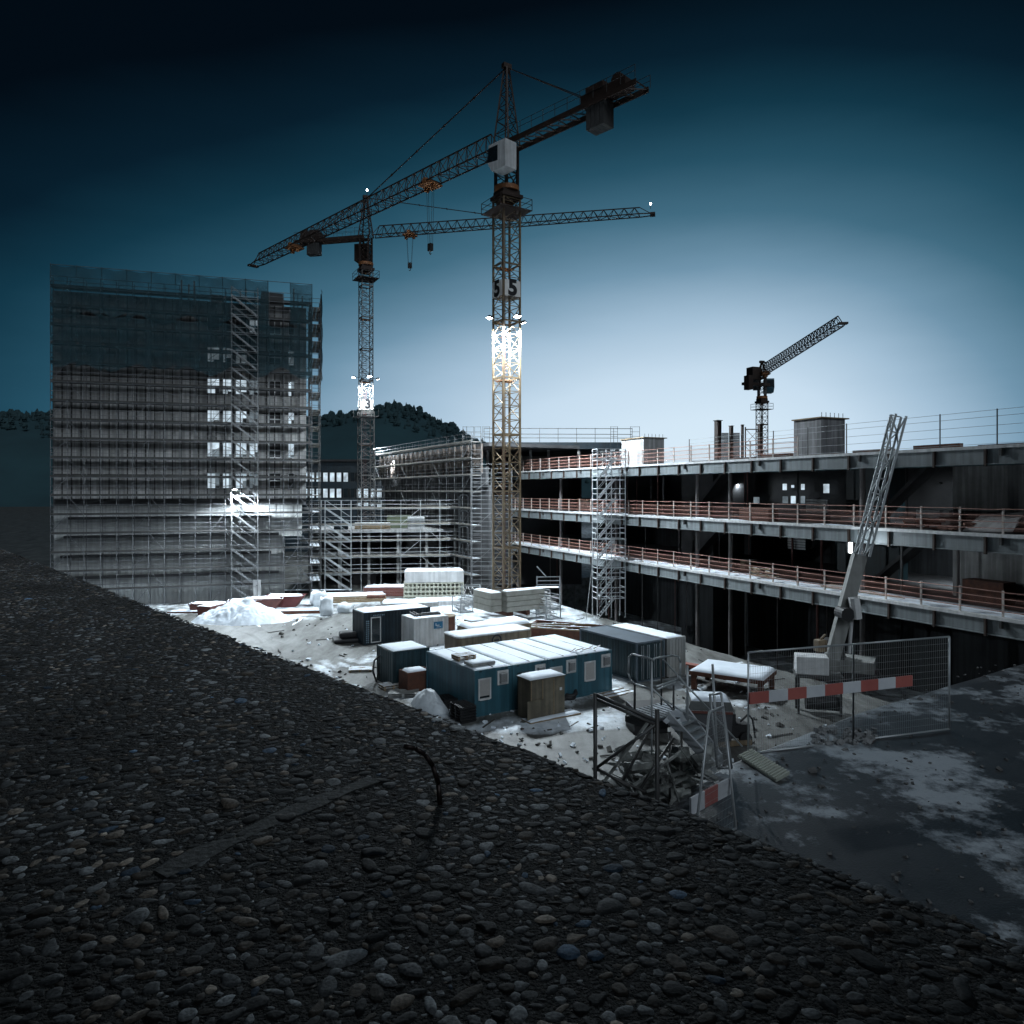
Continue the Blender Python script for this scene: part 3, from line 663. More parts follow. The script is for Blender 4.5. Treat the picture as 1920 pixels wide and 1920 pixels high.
def floodlight(parent, loc, aim, power, size=.28, cone=150, m_body=galv_dark, lens=True, col=(.8, .92, 1), blend=.35, rad=.25):
    """a lamp housing with a glowing lens and its real light"""
    d = Vector(aim).normalized(); rot = d.to_track_quat('-Z', 'Y').to_matrix().to_4x4(); M4 = Matrix.Translation(Vector(loc)) @ rot
    b = MB(); s = size
    b.add([(-s, -s*.7, 0), (s, -s*.7, 0), (s, s*.7, 0), (-s, s*.7, 0), (-s*.55, -s*.4, s*.8), (s*.55, -s*.4, s*.8), (s*.55, s*.4, s*.8), (-s*.55, s*.4, s*.8)],
          [(0, 1, 5, 4), (1, 2, 6, 5), (2, 3, 7, 6), (3, 0, 4, 7), (4, 5, 6, 7)])
    b.xf(M4); h = b.build('floodlight', m_body, parent)
    l = MB().box(-s*.9, s*.9, -s*.6, s*.6, .005, .02).xf(M4); l.build('lamp_lens', lens_m, h)
    li = bpy.data.lights.new('floodlight_beam', 'SPOT'); li.energy = power*FLOOD; li.spot_size = R(cone); li.spot_blend = blend; li.shadow_soft_size = rad; li.color = col
    lo = bpy.data.objects.new('floodlight_beam', li); COL.objects.link(lo); lo.parent = h
    lo.matrix_local = Matrix.Translation(d*.12) @ M4
    return h

# ------------------------------------------------------------------ tower cranes
def tower_crane(label, base, rz, mw, z0, zj, zapex, jdir, jlen, clen, sec, jw=1.5, jh=2.0, panel=None, body=crane_dark, mast_m=None, numz=None, num=None, z_light=None,
                wide_below=None, tie_at=.45, trolleys=(), lamp_pow=0, lamp_n=2, ctie=.8, cab=white, jstart=2.2, base_frame=True):
    C_ = Vector(base); t = thing('tower_crane', label, 'tower crane', C_, rz); inv = Matrix.Rotation(-rz, 3, 'Z'); J = (inv @ Vector((jdir[0], jdir[1], 0))).normalized(); S_ = Vector((-J.y, J.x, 0)); U = Vector((0, 0, 1))
    zs = z0
    mm = mast_m or yel; k = 0
    ztop = zj - 5.2
    while zs < ztop - .5:
        ze = min(zs + sec, ztop); mb = MB(); w_ = mw*1.16 if (wide_below and zs < wide_below - 1) else mw
        mast_section(mb, w_, zs, ze, panel or sec/4, .085 if mw > 1.7 else .06, .038)
        mb.box(-w_/2-.06, w_/2+.06, -w_/2-.06, -w_/2+.06, ze-.14, ze-.02).box(-w_/2-.06, w_/2+.06, w_/2-.06, w_/2+.06, ze-.14, ze-.02)
        mb.box(-w_/2-.06, -w_/2+.06, -w_/2, w_/2, ze-.14, ze-.02).box(w_/2-.06, w_/2+.06, -w_/2, w_/2, ze-.14, ze-.02)
        mb.build('mast_section', mm, t)
        ld = MB()
        for xx in (-.18, .18): ld.bar((xx, w_*.28, zs), (xx, w_*.28, ze), .022)
        for q in range(int((ze-zs)/.3)): ld.bar((-.18, w_*.28, zs+q*.3), (.18, w_*.28, zs+q*.3), .014)
        ld.build('ladder', redp, t)
        if k % 2 == 1: MB().box(-w_*.42, w_*.42, -w_*.1, w_*.42, ze-.35, ze-.3).build('rest_platform', orange, t)
        zs = ze; k += 1
    # climbing collar, slewing ring, turntable
    MB().box(-mw*.62, mw*.62, -mw*.62, mw*.62, ztop, ztop+.35).box(-mw*.5, mw*.5, -mw*.5, mw*.5, ztop+.35, ztop+.8).build('collar', body, t)
    wk = MB(); q = mw*.95
    wk.box(-q, q, -q, q, ztop-1.3, ztop-1.22)
    for x, y in ((-q, -q), (q, -q), (q, q), (-q, q)): wk.bar((x, y, ztop-1.3), (x, y, ztop-.15), .03)
    for zz in (-.7, -.17):
        wk.path([Vector((-q, -q, ztop+zz)), Vector((q, -q, ztop+zz)), Vector((q, q, ztop+zz)), Vector((-q, q, ztop+zz))], .025, 4, True)
    wk.build('walkway', body, t)
    ring = MB(); n = 20; pl = [(math.cos(6.283*i/n)*mw*.66, math.sin(6.283*i/n)*mw*.66) for i in range(n)]
    ring.prism(pl, ztop+.8, ztop+1.25); ring.build('slewing_ring', orange, t)
    m3 = Matrix((tuple(J) + (0,), tuple(S_) + (0,), (0, 0, 1, 0), (0, 0, 0, 1))).transposed()
    tt = MB(); mast_section(tt, mw*.8, 0, zj-ztop-1.25, 1.3, .12, .05); tt.xf(Matrix.Translation((0, 0, ztop+1.25)) @ m3); tt.build('turntable', body, t)
    # cab
    cb = MB(); cb.prism([(-2.3, 0), (-.4, 0), (.15, .9), (0, 2.6), (-2.3, 2.6)], mw*.5, mw*.5+1.5, 'y'); cb.xf(Matrix.Translation((0, 0, zj-3.2)) @ m3)
    cbo = cb.build('operator_cab', cab, t); cg = MB().prism([(-1.25, .8), (.16, .95), (.03, 2.3), (-1.25, 2.3)], mw*.5-.01, mw*.5+1.51, 'y'); cg.xf(Matrix.Translation((0, 0, zj-3.2)) @ m3); cg.build('cab_window', glass, cbo)
    # tower head
    hd = MB(); tp = Vector((0, 0, zapex)); bw = mw*.55
    cs = [J*bw + S_*bw*.8, J*bw - S_*bw*.8, -J*bw - S_*bw*.8, -J*bw + S_*bw*.8]
    lv = 6; pr = None
    for i in range(lv+1):
        f = i/lv; ring_ = [Vector((c.x*(1-f*.82), c.y*(1-f*.82), zj + (zapex-zj)*f)) for c in cs]
        if pr:
            for a, b in zip(pr, ring_): hd.bar(a, b, .085)
            for a in range(4): hd.bar(pr[a], ring_[(a+1) % 4], .035)
        for a in range(4): hd.bar(ring_[a], ring_[(a+1) % 4], .035)
        pr = ring_
    hd.obox((0, 0, zapex+.1), .9, .5, .45); hd.build('tower_head', body, t)
    # jib
    jb = MB(); p0 = J*jstart*.55 + U*zj; p1 = J*(jlen-1.8) + U*zj; nj = int((jlen-jstart)/1.5)
    truss(jb, J*jstart + U*zj, p1, jw, jh, nj, .075, True, taper=.72)
    for s in (1, -1): jb.bar(p0 + S_*s*jw*.5, J*jstart + S_*s*jw*.5 + U*zj, .08); jb.bar(p0 + S_*s*jw*.5, J*jstart + U*(zj+jh), .05)
    tipc = J*jlen + U*zj
    for s in (1, -1): jb.bar(p1 + S_*s*jw*.5, tipc + S_*s*jw*.3, .075)
    jb.bar(p1 + U*jh*.72, tipc, .05)
    jb.xf(Matrix.Identity(4)); jb.build('jib', body, t)
    MB().obox(tipc, .7, jw*.9, .25, math.atan2(J.y, J.x)).build('jib_tip', body, t)
    # counter jib
    cj = MB(); q0 = U*(zj-.1); q1 = -J*clen + U*(zj-.1); cw = jw*1.05
    for s in (1, -1):
        a, b = q0 + S_*s*cw*.5, q1 + S_*s*cw*.5
        d = (b-a).normalized(); cj.add([a - U*.25, b - U*.25, b + U*.25, a + U*.25, a - U*.25 + S_*.12, b - U*.25 + S_*.12, b + U*.25 + S_*.12, a + U*.25 + S_*.12], [(0, 1, 2, 3), (4, 7, 6, 5), (3, 2, 6, 7), (0, 4, 5, 1), (1, 5, 6, 2), (0, 3, 7, 4)])
    nn = int(clen/1.4)
    for i in range(nn):
        f0, f1 = i/nn, (i+1)/nn; cj.bar(q0.lerp(q1, f0) + S_*cw*.5, q0.lerp(q1, f1) - S_*cw*.5, .05); cj.bar(q0.lerp(q1, f1) + S_*cw*.5, q0.lerp(q1, f1) - S_*cw*.5, .05)
    cj.build('counter_jib', body, t)
    cr_ = MB()
    for s in (1, -1):
        for i in range(nn+1): p = q0.lerp(q1, i/nn) + S_*s*cw*.62 + U*.25; cr_.bar(p, p + U*1.1, .022)
        for hh in (.6, 1.1): cr_.bar(q0 + S_*s*cw*.62 + U*(.25+hh), q1 + S_*s*cw*.62 + U*(.25+hh), .02)
    cr_.build('handrail', galv_dark, t)
    m4 = Matrix.Rotation(math.atan2(-J.y, -J.x), 4, 'Z')
    cwm = MB()
    for i in range(4): cwm.box(clen*.66+i*.5, clen*.66+i*.5+.46, -cw*.4, cw*.4, -2.1, .2)
    cwm.xf(Matrix.Translation((0, 0, zj-.1)) @ m4); cwm.build('counterweight', mat('counterweight_concrete', (.06, .06, .06), .9, 0, (.03, .03, .03), 1, bump=.4), t)
    wn = MB(); wn.box(clen*.62, clen*.92, -.7, .7, .3, 1.1); wn.box(clen*.66, clen*.78, -.8, .8, 1.1, 1.6)
    pl = [(math.cos(6.283*i/16)*.6, math.sin(6.283*i/16)*.6 + 1.2) for i in range(16)]
    wn.prism([(clen*.86+a, b) for a, b in pl], -.6, .6, 'y'); wn.xf(Matrix.Translation((0, 0, zj-.1)) @ m4); wn.build('winch', body, t)
    ti = MB(); ti.bar(U*zapex, J*jlen*tie_at + U*(zj+jh*.9), .055); 
    for f in (.2, .4, .6, .8): ti.obox((U*zapex).lerp(J*jlen*tie_at + U*(zj+jh*.9), f), .3, .16, .16, math.atan2(J.y, J.x), (0, .5))
    ti.build('tie_rod', body, t)
    for s in (1, -1): MB().bar(U*zapex, -J*clen*ctie + S_*s*cw*.4 + U*zj, .045).build('tie_rod', body, t)
    for (f, rope) in trolleys:
        tr = MB(); c = J*jlen*f + U*(zj-.25); yaw = math.atan2(J.y, J.x)
        tr.obox(c, 1.9, jw*1.15, .16, yaw); tr.obox(c + U*.3, .5, jw*1.1, .6, yaw); tr.obox(c - U*.3 + J*.6, .35, .5, .5, yaw); tr.obox(c - U*.3 - J*.6, .35, .5, .5, yaw)
        to = tr.build('trolley', orange, t)
        if rope:
            hk = MB()
            for a in (.5, -.5):
                for s in (.12, -.12): hk.bar(c + J*a + S_*s, c + J*a*.5 + S_*s - U*rope, .018)
            hk.obox(c - U*(rope+.35), .55, .4, .8, yaw); hk.path([c - U*(rope+.75), c - U*(rope+1.0) + J*.12, c - U*(rope+1.15), c - U*(rope+1.05) - J*.15], .05, 6)
            hk.build('hook_block', galv_dark, to)
    if num:
        for ang in (0, -math.pi/2, math.pi/2, math.pi):
            m5 = Matrix.Rotation(ang, 4, 'Z'); nb_ = MB(); hw = mw*.47
            nb_.box(-hw, hw, -mw/2-.16, -mw/2-.12, numz-hw*.86, numz+hw*.86); nb_.xf(m5); bo = nb_.build('number_board', boardm, t)
            dg = MB(); digit(dg, num, 0, numz-.02, hw*2.35, -mw/2-.175); dg.xf(m5); dg.build('number', MESHB, bo)
    if lamp_pow:
        for k, (x, y) in enumerate([(0, -1), (-1, 0), (1, 0), (0, 1)][:lamp_n]):
            q = mw/2 + 1.05; br = MB().bar((x*mw/2, y*mw/2, z_light+.1), (x*q, y*q, z_light+.1), .04); br.build('lamp_bracket', galv_dark, t)
            floodlight(t, (x*q, y*q, z_light), (x*.3, y*.3, -1), lamp_pow, .34)
    if base_frame:
        bf = MB()
        for s in (1, -1):
            bf.box(-mw*1.25, mw*1.25, s*mw/2-.2, s*mw/2+.2, z0-.45, z0); bf.box(s*mw/2-.2, s*mw/2+.2, -mw*1.25, mw*1.25, z0-.9, z0-.46)
        bf.build('base_frame', rust, t)
    return t
C5 = Vector((-.54, 73, 0))
crane5 = tower_crane('biggest tower crane in the middle, its mast carrying boards with the number 5', C5, AZ, 1.92, 1.3, 46.6, 54.6, (-.71, .703), 54.5, 16.2, 5.6,
    jw=1.7, jh=2.1, num='5', numz=32.4, z_light=29.4, lamp_pow=19000, lamp_n=4, tie_at=.44, trolleys=((.22, 6.5), (.77, 0)), panel=1.4, ctie=.72)
C3 = Vector((-22.3, 112, 0))
crane3 = tower_crane('second tower crane behind the low scaffold, with a number 3 board under its floodlight', C3, R(28), 1.7, .5, 51.2, 57.2, (.977, -.214), 43, 11.5, 4.8,
    jw=1.4, jh=1.55, num='3', numz=25.6, z_light=29.6, lamp_pow=9000, lamp_n=4, tie_at=.5, trolleys=((.165, 4.2),), wide_below=24.5, body=crane_dark, mast_m=crane_grey, panel=1.2, cab=crane_dark, ctie=.9)
pf3 = MB().box(-1.5, 1.5, -1.5, 1.5, 23.7, 23.8)
for x_, y_ in ((-1.5, -1.5), (1.5, -1.5), (1.5, 1.5), (-1.5, 1.5)): pf3.bar((x_, y_, 23.8), (x_, y_, 24.9), .03)
pf3.build('collar_platform', galv_dark, crane3)
C8 = Vector((47, 138, 0))
crane8 = tower_crane('distant small tower crane rising behind the slab building on the right', C8, R(20), 1.5, 0, 34.2, 36.6, (-.095, -.995), 43, 4.5, 5.0,
    jw=1.3, jh=1.9, body=crane_dark, mast_m=crane_dark, tie_at=.1, trolleys=((.06, 3.0),), panel=1.25, cab=teal, ctie=.8, base_frame=False)
MB().obox((-2.6, -1.0, 34.2), 2.0, 1.8, 2.3).build('machine_house', crane_dark, crane8); MB().obox((-4.2, -1.5, 32.4), 1.0, 1.4, 2.6).build('winch_box', crane_dark, crane8); MB().obox((-2.0, -.8, 32.3), 5.5, 1.2, .5).build('side_beam', crane_dark, crane8)
# aircraft warning lamps
def beacon(parent, loc, s=1.0):
    p = MB().bar((loc[0], loc[1], loc[2]-.6), loc, .03).build('lamp_post', galv_dark, parent)
    n = 8; MB().prism([(loc[0]+.11*s*math.cos(6.283*i/n), loc[1]+.11*s*math.sin(6.283*i/n)) for i in range(n)], loc[2], loc[2]+.22*s).build('beacon', lens_m, p)
def to_local(th, v): return Matrix.Rotation(-th.rotation_euler[2], 3, 'Z') @ (Vector(v) - th.location)
beacon(crane3, to_local(crane3, C3 + Vector((.977, -.214, 0))*42.7 + Vector((0, 0, 52.6))))
beacon(crane5, to_local(crane5, C5 + Vector((-.71, .703, 0))*24.3 + Vector((0, 0, 49.3))), .8)

# ballast of the big crane (separate blocks lying on its cross frame)
def block_stack(label, c, rz, sx, sy, n, h, cat='ballast', name='ballast_block', m=mat('ballast_concrete', (.36, .35, .31), .9, 0, (.22, .215, .19), 1.4, bump=.6, bscale=9), gap=.03, group='concrete ballast blocks on the crane base', snow=True):
    for i in range(n):
        mb = MB().obox((0, 0, h/2), sx, sy, h-gap); 
        o = mb.build(name, m); o.location = Vector(c) + Vector((0, 0, i*h)); o.rotation_euler = (0, 0, rz + rnd.uniform(-.01, .01)); bv = o.modifiers.new('edge', 'BEVEL'); bv.width = .04; bv.segments = 2
        lv = ['lowest', 'second', 'third', 'topmost'][i] if n == 4 else ['lower', 'middle', 'upper'][i]
        tag(o, label % lv, cat, group)
        if i == n-1 and snow:
            snow_cap(o, -sx/2+.03, sx/2-.03, -sy/2+.03, sy/2-.03, h-gap/2-.01, .12, 3)
fr = C5 - B*1.85 + Vector((0, 0, 1.35)); block_stack('%s pale concrete ballast block in the wide stack facing the containers', C5 - B*2.45 + A*.35 + Vector((0, 0, .95)), AZ, 4.4, 1.05, 4, .5)
block_stack('%s grey ballast block in the left stack beside the crane mast', C5 - A*2.6 - B*.6 + Vector((0, 0, .95)), AZ + R(90), 3.4, 1.2, 3, .62)

# ------------------------------------------------------------------ lit tower with scaffold
KC = Vector((-24, 85.6, 0)); TZ = R(16.8); TU = Vector((math.cos(TZ), math.sin(TZ), 0))
def tower():
    L_ = 26.0; org = KC - TU*L_
    t = thing('tower_building', 'tall raw concrete tower wrapped in scaffolding, with bright rooms inside', 'building', org, TZ)
    def ux(px):      # local x of a picture column on the facade
        k = (px-960)/F; l = (KC.x - k*KC.y)/(TU.x - k*TU.y); return L_ - l
    z0 = 11.6; sh = 3.56; ns = 6; ztop = 33.8
    cols = [(388, 412, 'l'), (417, 436, 'l'), (441, 463, 'l'), (467, 484, 'l'), (503, 527, 'd'), (540, 552, 's')]
    left = [(ux(c[0])-.0, ux(c[1]), c[2]) for c in cols]
    wall = MB(); th = .35
    for i in range(7):
        za = z0 + i*sh; zb = min(za+sh, ztop)
        if i == 6: wall.box(0, L_, 0, th, za+.002, ztop); continue
        sill = za + 1.15; head = za + 1.15 + 1.75
        wall.box(0, L_, 0, th, za + (.002 if i else 0), sill); wall.box(0, L_, 0, th, head, zb)
        x = 0
        for a, b, k in left: wall.box(x, a, 0, th, sill, head); x = b
        wall.box(x, L_, 0, th, sill, head)
        for n_, (a, b, k) in enumerate(left):
            f = MB(); fw = .07
            f.box(a, a+fw, .1, .2, sill, head).box(b-fw, b, .1, .2, sill, head).box(a+fw, b-fw, .1, .2, sill, sill+fw).box(a+fw, b-fw, .1, .2, head-fw, head)
            if k == 'd': f.box((a+b)/2-.04, (a+b)/2+.04, .1, .2, sill+fw, head-fw).box(a+fw, (a+b)/2-.04, .1, .2, (sill+head)/2-.04, (sill+head)/2+.04).box((a+b)/2+.04, b-fw, .1, .2, (sill+head)/2-.04, (sill+head)/2+.04)
            w_ = f.build('window', white if k == 'd' else galv, t)
            pm = {0: lit, 1: lit, 2: lit, 3: lit, 4: lit_dim, 5: black}[i]
            if i == 3 and n_ == 0: pm = lit
            if k == 'd': pm = black
            if k == 's': pm = lit if i in (1, 2, 3) else (lit_dim if i == 4 else black)
            if k == 'l' and n_ == 3 and i not in (1,): pm = lit_dim if i < 4 else black
            if i == 5 and n_ == 3: pm = lit
            if pm in (lit, lit_dim):
                mid = a + (b-a)*rnd.choice((.38, .5, .62)); low = sill + (head-sill)*rnd.choice((.2, .35, .5))
                MB().box(a+fw, mid, .24, .26, sill+fw, head-fw).build('pane', pm, w_)
                MB().box(mid+.03, b-fw, .24, .26, low, head-fw).build('pane', lit_dim if rnd.random() < .3 else pm, w_); MB().box(mid+.03, b-fw, .24, .27, sill+fw, low-.02).build('sheet', rnd.choice((grey_p, conc_dk, lit_dim)), w_)
                MB().bar((a+.1, .22, rnd.uniform(sill, head)), (b-.1, .22, rnd.uniform(sill, head)), .025).build('prop', galv_dark, w_)
            else: MB().box(a+fw, b-fw, .24, .26, sill+fw, head-fw).build('pane', pm, w_)
    wall.box(L_-th, L_, th, 14, z0, ztop); wall.box(0, th, th, 14, z0, ztop); wall.box(th, L_-th, 13.6, 14, z0, ztop); wall.box(th, L_-th, th, 13.6, ztop-.3, ztop-.01)
    wall.build('facade', wallm, t)
    lo = MB(); xb = ux(533); xc = ux(566)
    lo.box(0, xc, .25, 13, 7.2, 10.9); lo.box(0, xb, .2, 12, 0, 7.199); lo.build('lower_wall', wall_low, t)
    lg = MB()                                                              # dark ledges added to make the shadow bands across the lower wall
    for k, z in enumerate((3.0, 5.3, 7.4, 9.4)): lg.box(.5 + k*.3, xb - .6 - .8*(k % 2), -.3, .19, z, z+.28)
    lg.build('shadow_ledge', conc_dk, t)
    MB().box(0, L_, .15, 13, 10.901, 11.598).build('floor_slab', conc_dk, t)
    ph = MB(); ph.prism([(ux(484), ztop+.002), (ux(532), ztop+.002), (ux(530), ztop+2.0), (ux(489), ztop+2.05)], 2, 6, 'y'); ph.prism([(ux(392), ztop+.002), (ux(414), ztop+.002), (ux(414), ztop+1.3), (ux(392), ztop+1.3)], 2, 5, 'y')
    ph.build('roof_cabin', conc_dk, t)
    st = MB()
    for px in (338, 352, 362, 460, 551, 567): x = ux(px); st.bar((x, 1, ztop), (x, 1, ztop+1.6+.4*(px % 3)), .09)
    st.build('starter_bar', galv_dark, t)
    # scaffold
    s = scaffold('scaffold', 'tall steel scaffold in front of the lit concrete tower', org + Vector((TU.y, -TU.x, 0))*.35, TZ, 17, 1.553, 1.1, 17, 2.0, 0, m=mat('grey_scaffold_tube', (.17, .18, .19), .5, .3, (.09, .09, .1), 2), deck_mat=mat('grimy_plank', (.07, .068, .065), .8, 0, (.03, .03, .03), 2, snow=.35), r=.034)
    s.location = org + Vector((TU.y, -TU.x, 0))*.35 + TU*.2
    # side return of the scaffold along the right flank
    s2 = scaffold('scaffold', 'narrow scaffold wrapping the right flank of the concrete tower', KC + TU*.4 , TZ + R(90), 3, 2.4, 1.2, 17, 2.0, 0, m=galv_dark, r=.03)
    def net_sheet(par, xa, xb, yy, zb, zt_, sd):
        rq = random.Random(sd); nx, nz = 10, 14; vs = []; sg_ = rq.uniform(-.25, .5)
        for j in range(nz+1):
            for i in range(nx+1):
                u, v = i/nx, j/nz; z = (zb + sg_)*(1-v) + zt_*v - .22*math.sin(u*math.pi)*v - (.3*math.sin(u*5+sd))*(1-v)
                vs.append((xa + (xb-xa)*u, yy - .1 - .13*math.sin(u*9+sd+v*3)*math.sin(v*11+sd) - .1*math.sin(u*math.pi), z))
        MB().add(vs, [(j*(nx+1)+i, j*(nx+1)+i+1, (j+1)*(nx+1)+i+1, (j+1)*(nx+1)+i) for j in range(nz) for i in range(nx)]).build('debris_net', bluenet, par, True)
    for k in range(11):
        for (za, zb_) in ((25.7, 31.2), (31.0, 36.2)):
            if (k, za) in ((9, 31.0),): continue
            net_sheet(s, k*2.4, k*2.4+2.46, -1.12, za, zb_, k*3+int(za))
    for k in range(3): net_sheet(s2, k*2.4, k*2.4+2.46, -1.22, 25.7, 36.2, 90+k)
    rl = MB()
    for i in range(12): rl.bar((i*2.4, -1.1, 35), (i*2.4, -1.1, 36.3), .03)
    rl.bar((0, -1.1, 36.2), (26.4, -1.1, 36.2), .03); rl.build('top_rail', galv_dark, s)
    dull_t = mat('dull_stair_steel', (.3, .31, .32), .5, .3, (.18, .185, .19), 2)
    xs_ = ux(437) - .2; stt = scaffold('stair_tower', 'white steel stair tower climbing the front of the scaffolded concrete tower', org + TU*(ux(437)) + Vector((TU.y, -TU.x, 0))*1.75, TZ, 1, 2.75, 1.0, 17, 2.0, 0, deck=False, m=dull_t, r=.03, rails=1, brace=False, cat='stair tower')
    stair_flights(stt, .1, 2.6, -.9, -.15, 0, 17, 2.0, dull_t)
    fl = floodlight(t, (ux(437)+.4, -3.1, 12.6), (.12, -.25, -1), 13000, .25, 168)
    fl2 = MB().obox((0, 0, 0), .1, .1, .1)
tower()
# lit open stair flight and white site sign at its foot
sg = thing('site_sign', 'white upright notice board with a small black mark at the tower foot', 'sign', G(489, 1128) + Vector((0, -1.2, 0)), TZ)
MB().box(-.4, .4, 0, .04, .6, 2.6).build('board', white, sg); MB().bar((-.35, .06, 0), (-.35, .06, 2.6), .03).build('leg', galv, sg); MB().bar((.35, .06, 0), (.35, .06, 2.6), .03).build('leg', galv, sg)
MB().box(-.07, .07, -.012, -.001, 1.9, 2.02).build('mark', MESHB, sg); MB().box(-.4, .4, -.01, -.001, .6, .75).build('base_strip', mat('lime_paint', (.35, .4, .12)), sg)

# ------------------------------------------------------------------ low building site in the middle
def midbuild():
    D0 = 93.0; x0 = (572-960)/F*D0; org = Vector((x0, D0-1.5, 0)); rz = R(9)
    t = thing('low_building_shell', 'low open concrete shell with two floors behind the middle scaffold', 'building', org, rz)
    L_ = 19.8
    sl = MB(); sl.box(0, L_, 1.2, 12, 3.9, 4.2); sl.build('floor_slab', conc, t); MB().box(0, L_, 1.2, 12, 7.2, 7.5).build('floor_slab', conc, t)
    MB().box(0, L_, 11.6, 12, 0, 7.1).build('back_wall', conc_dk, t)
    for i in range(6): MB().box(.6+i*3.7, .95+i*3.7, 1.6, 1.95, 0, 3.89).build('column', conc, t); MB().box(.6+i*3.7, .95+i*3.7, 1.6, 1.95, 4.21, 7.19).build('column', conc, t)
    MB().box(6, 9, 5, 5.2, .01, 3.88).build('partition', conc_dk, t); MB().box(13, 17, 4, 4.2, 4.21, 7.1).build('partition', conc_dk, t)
    s = scaffold('scaffold', 'wide scaffold with white decks around the low concrete shell', org + Vector((0, -.2, 0)), rz, 8, 2.45, 1.1, 5, 2.0, .3, m=galv, r=.035)
    stt = scaffold('stair_tower', 'short scaffold stair leading down at the left end of the low shell', org + Vector((3.3, -1.3, 0)), rz, 1, 3.1, 1.0, 5, 2.0, .3, deck=False, m=galv, r=.035, rails=1, brace=False, cat='stair tower')
    stair_flights(stt, .1, 3.0, -.9, -.15, .3, 5, 2.0, galv)
    # end frame tower with rounded hoops
    et = thing('scaffold_tower', 'slim scaffold tower with rounded frames closing the right end of the low shell', 'scaffolding', org + Vector((math.cos(rz), math.sin(rz), 0))*19.9 + Vector((0, -1.6, 0)), rz)
    for k in range(6):
        m_ = MB(); z = k*2.0
        for y in (0, 1.0): m_.path([Vector((0, y, z)), Vector((0, y, z+1.75)), Vector((.2, y, z+1.95)), Vector((.8, y, z+1.95)), Vector((1.0, y, z+1.75)), Vector((1.0, y, z))], .035, 6)
        m_.box(.05, .95, .05, .95, z+1.96, z+2.0); m_.build('frame', galv, et)
    # things lying on top of its upper slab
    for (a, b, c, w_, d_, h_, m_, lb, cat) in ((8.6, 3.5, 7.51, 4.6, 1.2, .8, wood, 'heap of timber beams on the low shell roof, left of the white crate', 'timber stack'), (14.2, 2.0, 7.51, 2.2, 1.2, 1.6, white, 'white wrapped crate standing on the roof of the low shell', 'crate'),
                                               (12, 5.5, 7.51, 3.2, 1.4, 1.7, mat('green_sheet', (.1, .12, .07), .7), 'greenish formwork stack on the low shell roof behind the crate', 'formwork stack'), (4.6, 3, 7.51, 1.8, 1.2, 1.2, navy, 'dark box on the low shell roof at its left end', 'box')):
        o_ = MB()
        n_ = 4
        for q in range(n_): o_.box(-w_/2+.03*(q % 2), w_/2-.03*(q % 2), -d_/2, d_/2, q*h_/n_, (q+1)*h_/n_-.03)
        for q in (-1, 1): o_.box(q*w_*.35-.05, q*w_*.35+.05, -d_/2-.02, d_/2+.02, 0, h_)
        ob = o_.build('stack' if 'stack' in cat else cat.replace(' ', '_'), m_); ob.location = org + Vector((math.cos(rz)*a - math.sin(rz)*b, math.sin(rz)*a + math.cos(rz)*b, c)); ob.rotation_euler = (0, 0, rz); tag(ob, lb, cat)
midbuild()

# long lit office block far behind
def office():
    D0 = 150; x0 = (500-960)/F*D0; org = Vector((x0, D0, 0)); t = thing('office_block', 'long dark office block with rows of lit windows between the tower and the second crane', 'building', org, R(3))
    L_ = 33
    w_ = MB(); zs = [(8.6, 10.0), (11.0, 12.9), (14.3, 16.2)]
    zz = 0
    for a, b in zs: w_.box(0, L_, 0, .4, zz, a); zz = b
    w_.box(0, L_, 0, .4, zz, 17.6); w_.box(0, L_, .41, 12, 17.3, 17.59); w_.box(0, L_, 11.6, 12, 0, 17.29); w_.build('wall', navy, t)
    for r_, (a, b) in enumerate(zs):
        n_ = 24
        for i in range(n_):
            x = .3 + i*L_/n_; k = (i*7 + r_*5) % 11
            on = (r_ == 1 and i not in (11, 12)) or (r_ == 2 and (i < 12 or i > 19)) or (r_ == 0 and 12 < i < 18)
            f = MB().box(x, x+.08, .1, .2, a, b).box(x+L_/n_-.38, x+L_/n_-.3, .1, .2, a, b).box(x+.08, x+L_/n_-.38, .1, .2, a, a+.07).build('window', galv_dark, t)
            MB().box(x+.08, x+L_/n_-.38, .22, .24, a+.07, b).build('pane', lit if on else glass, f)
    b2 = thing('dark_shed', 'long low dark hall with a flat roof in front of the wooded hill', 'building', Vector((-70, 175, 0)), R(2))
    MB().box(0, 52, 0, 18, 0, 19.5).build('wall', navy, b2); MB().box(-.4, 52.4, -.4, 18.4, 19.51, 20.0).build('roof', conc_dk, b2)
office()

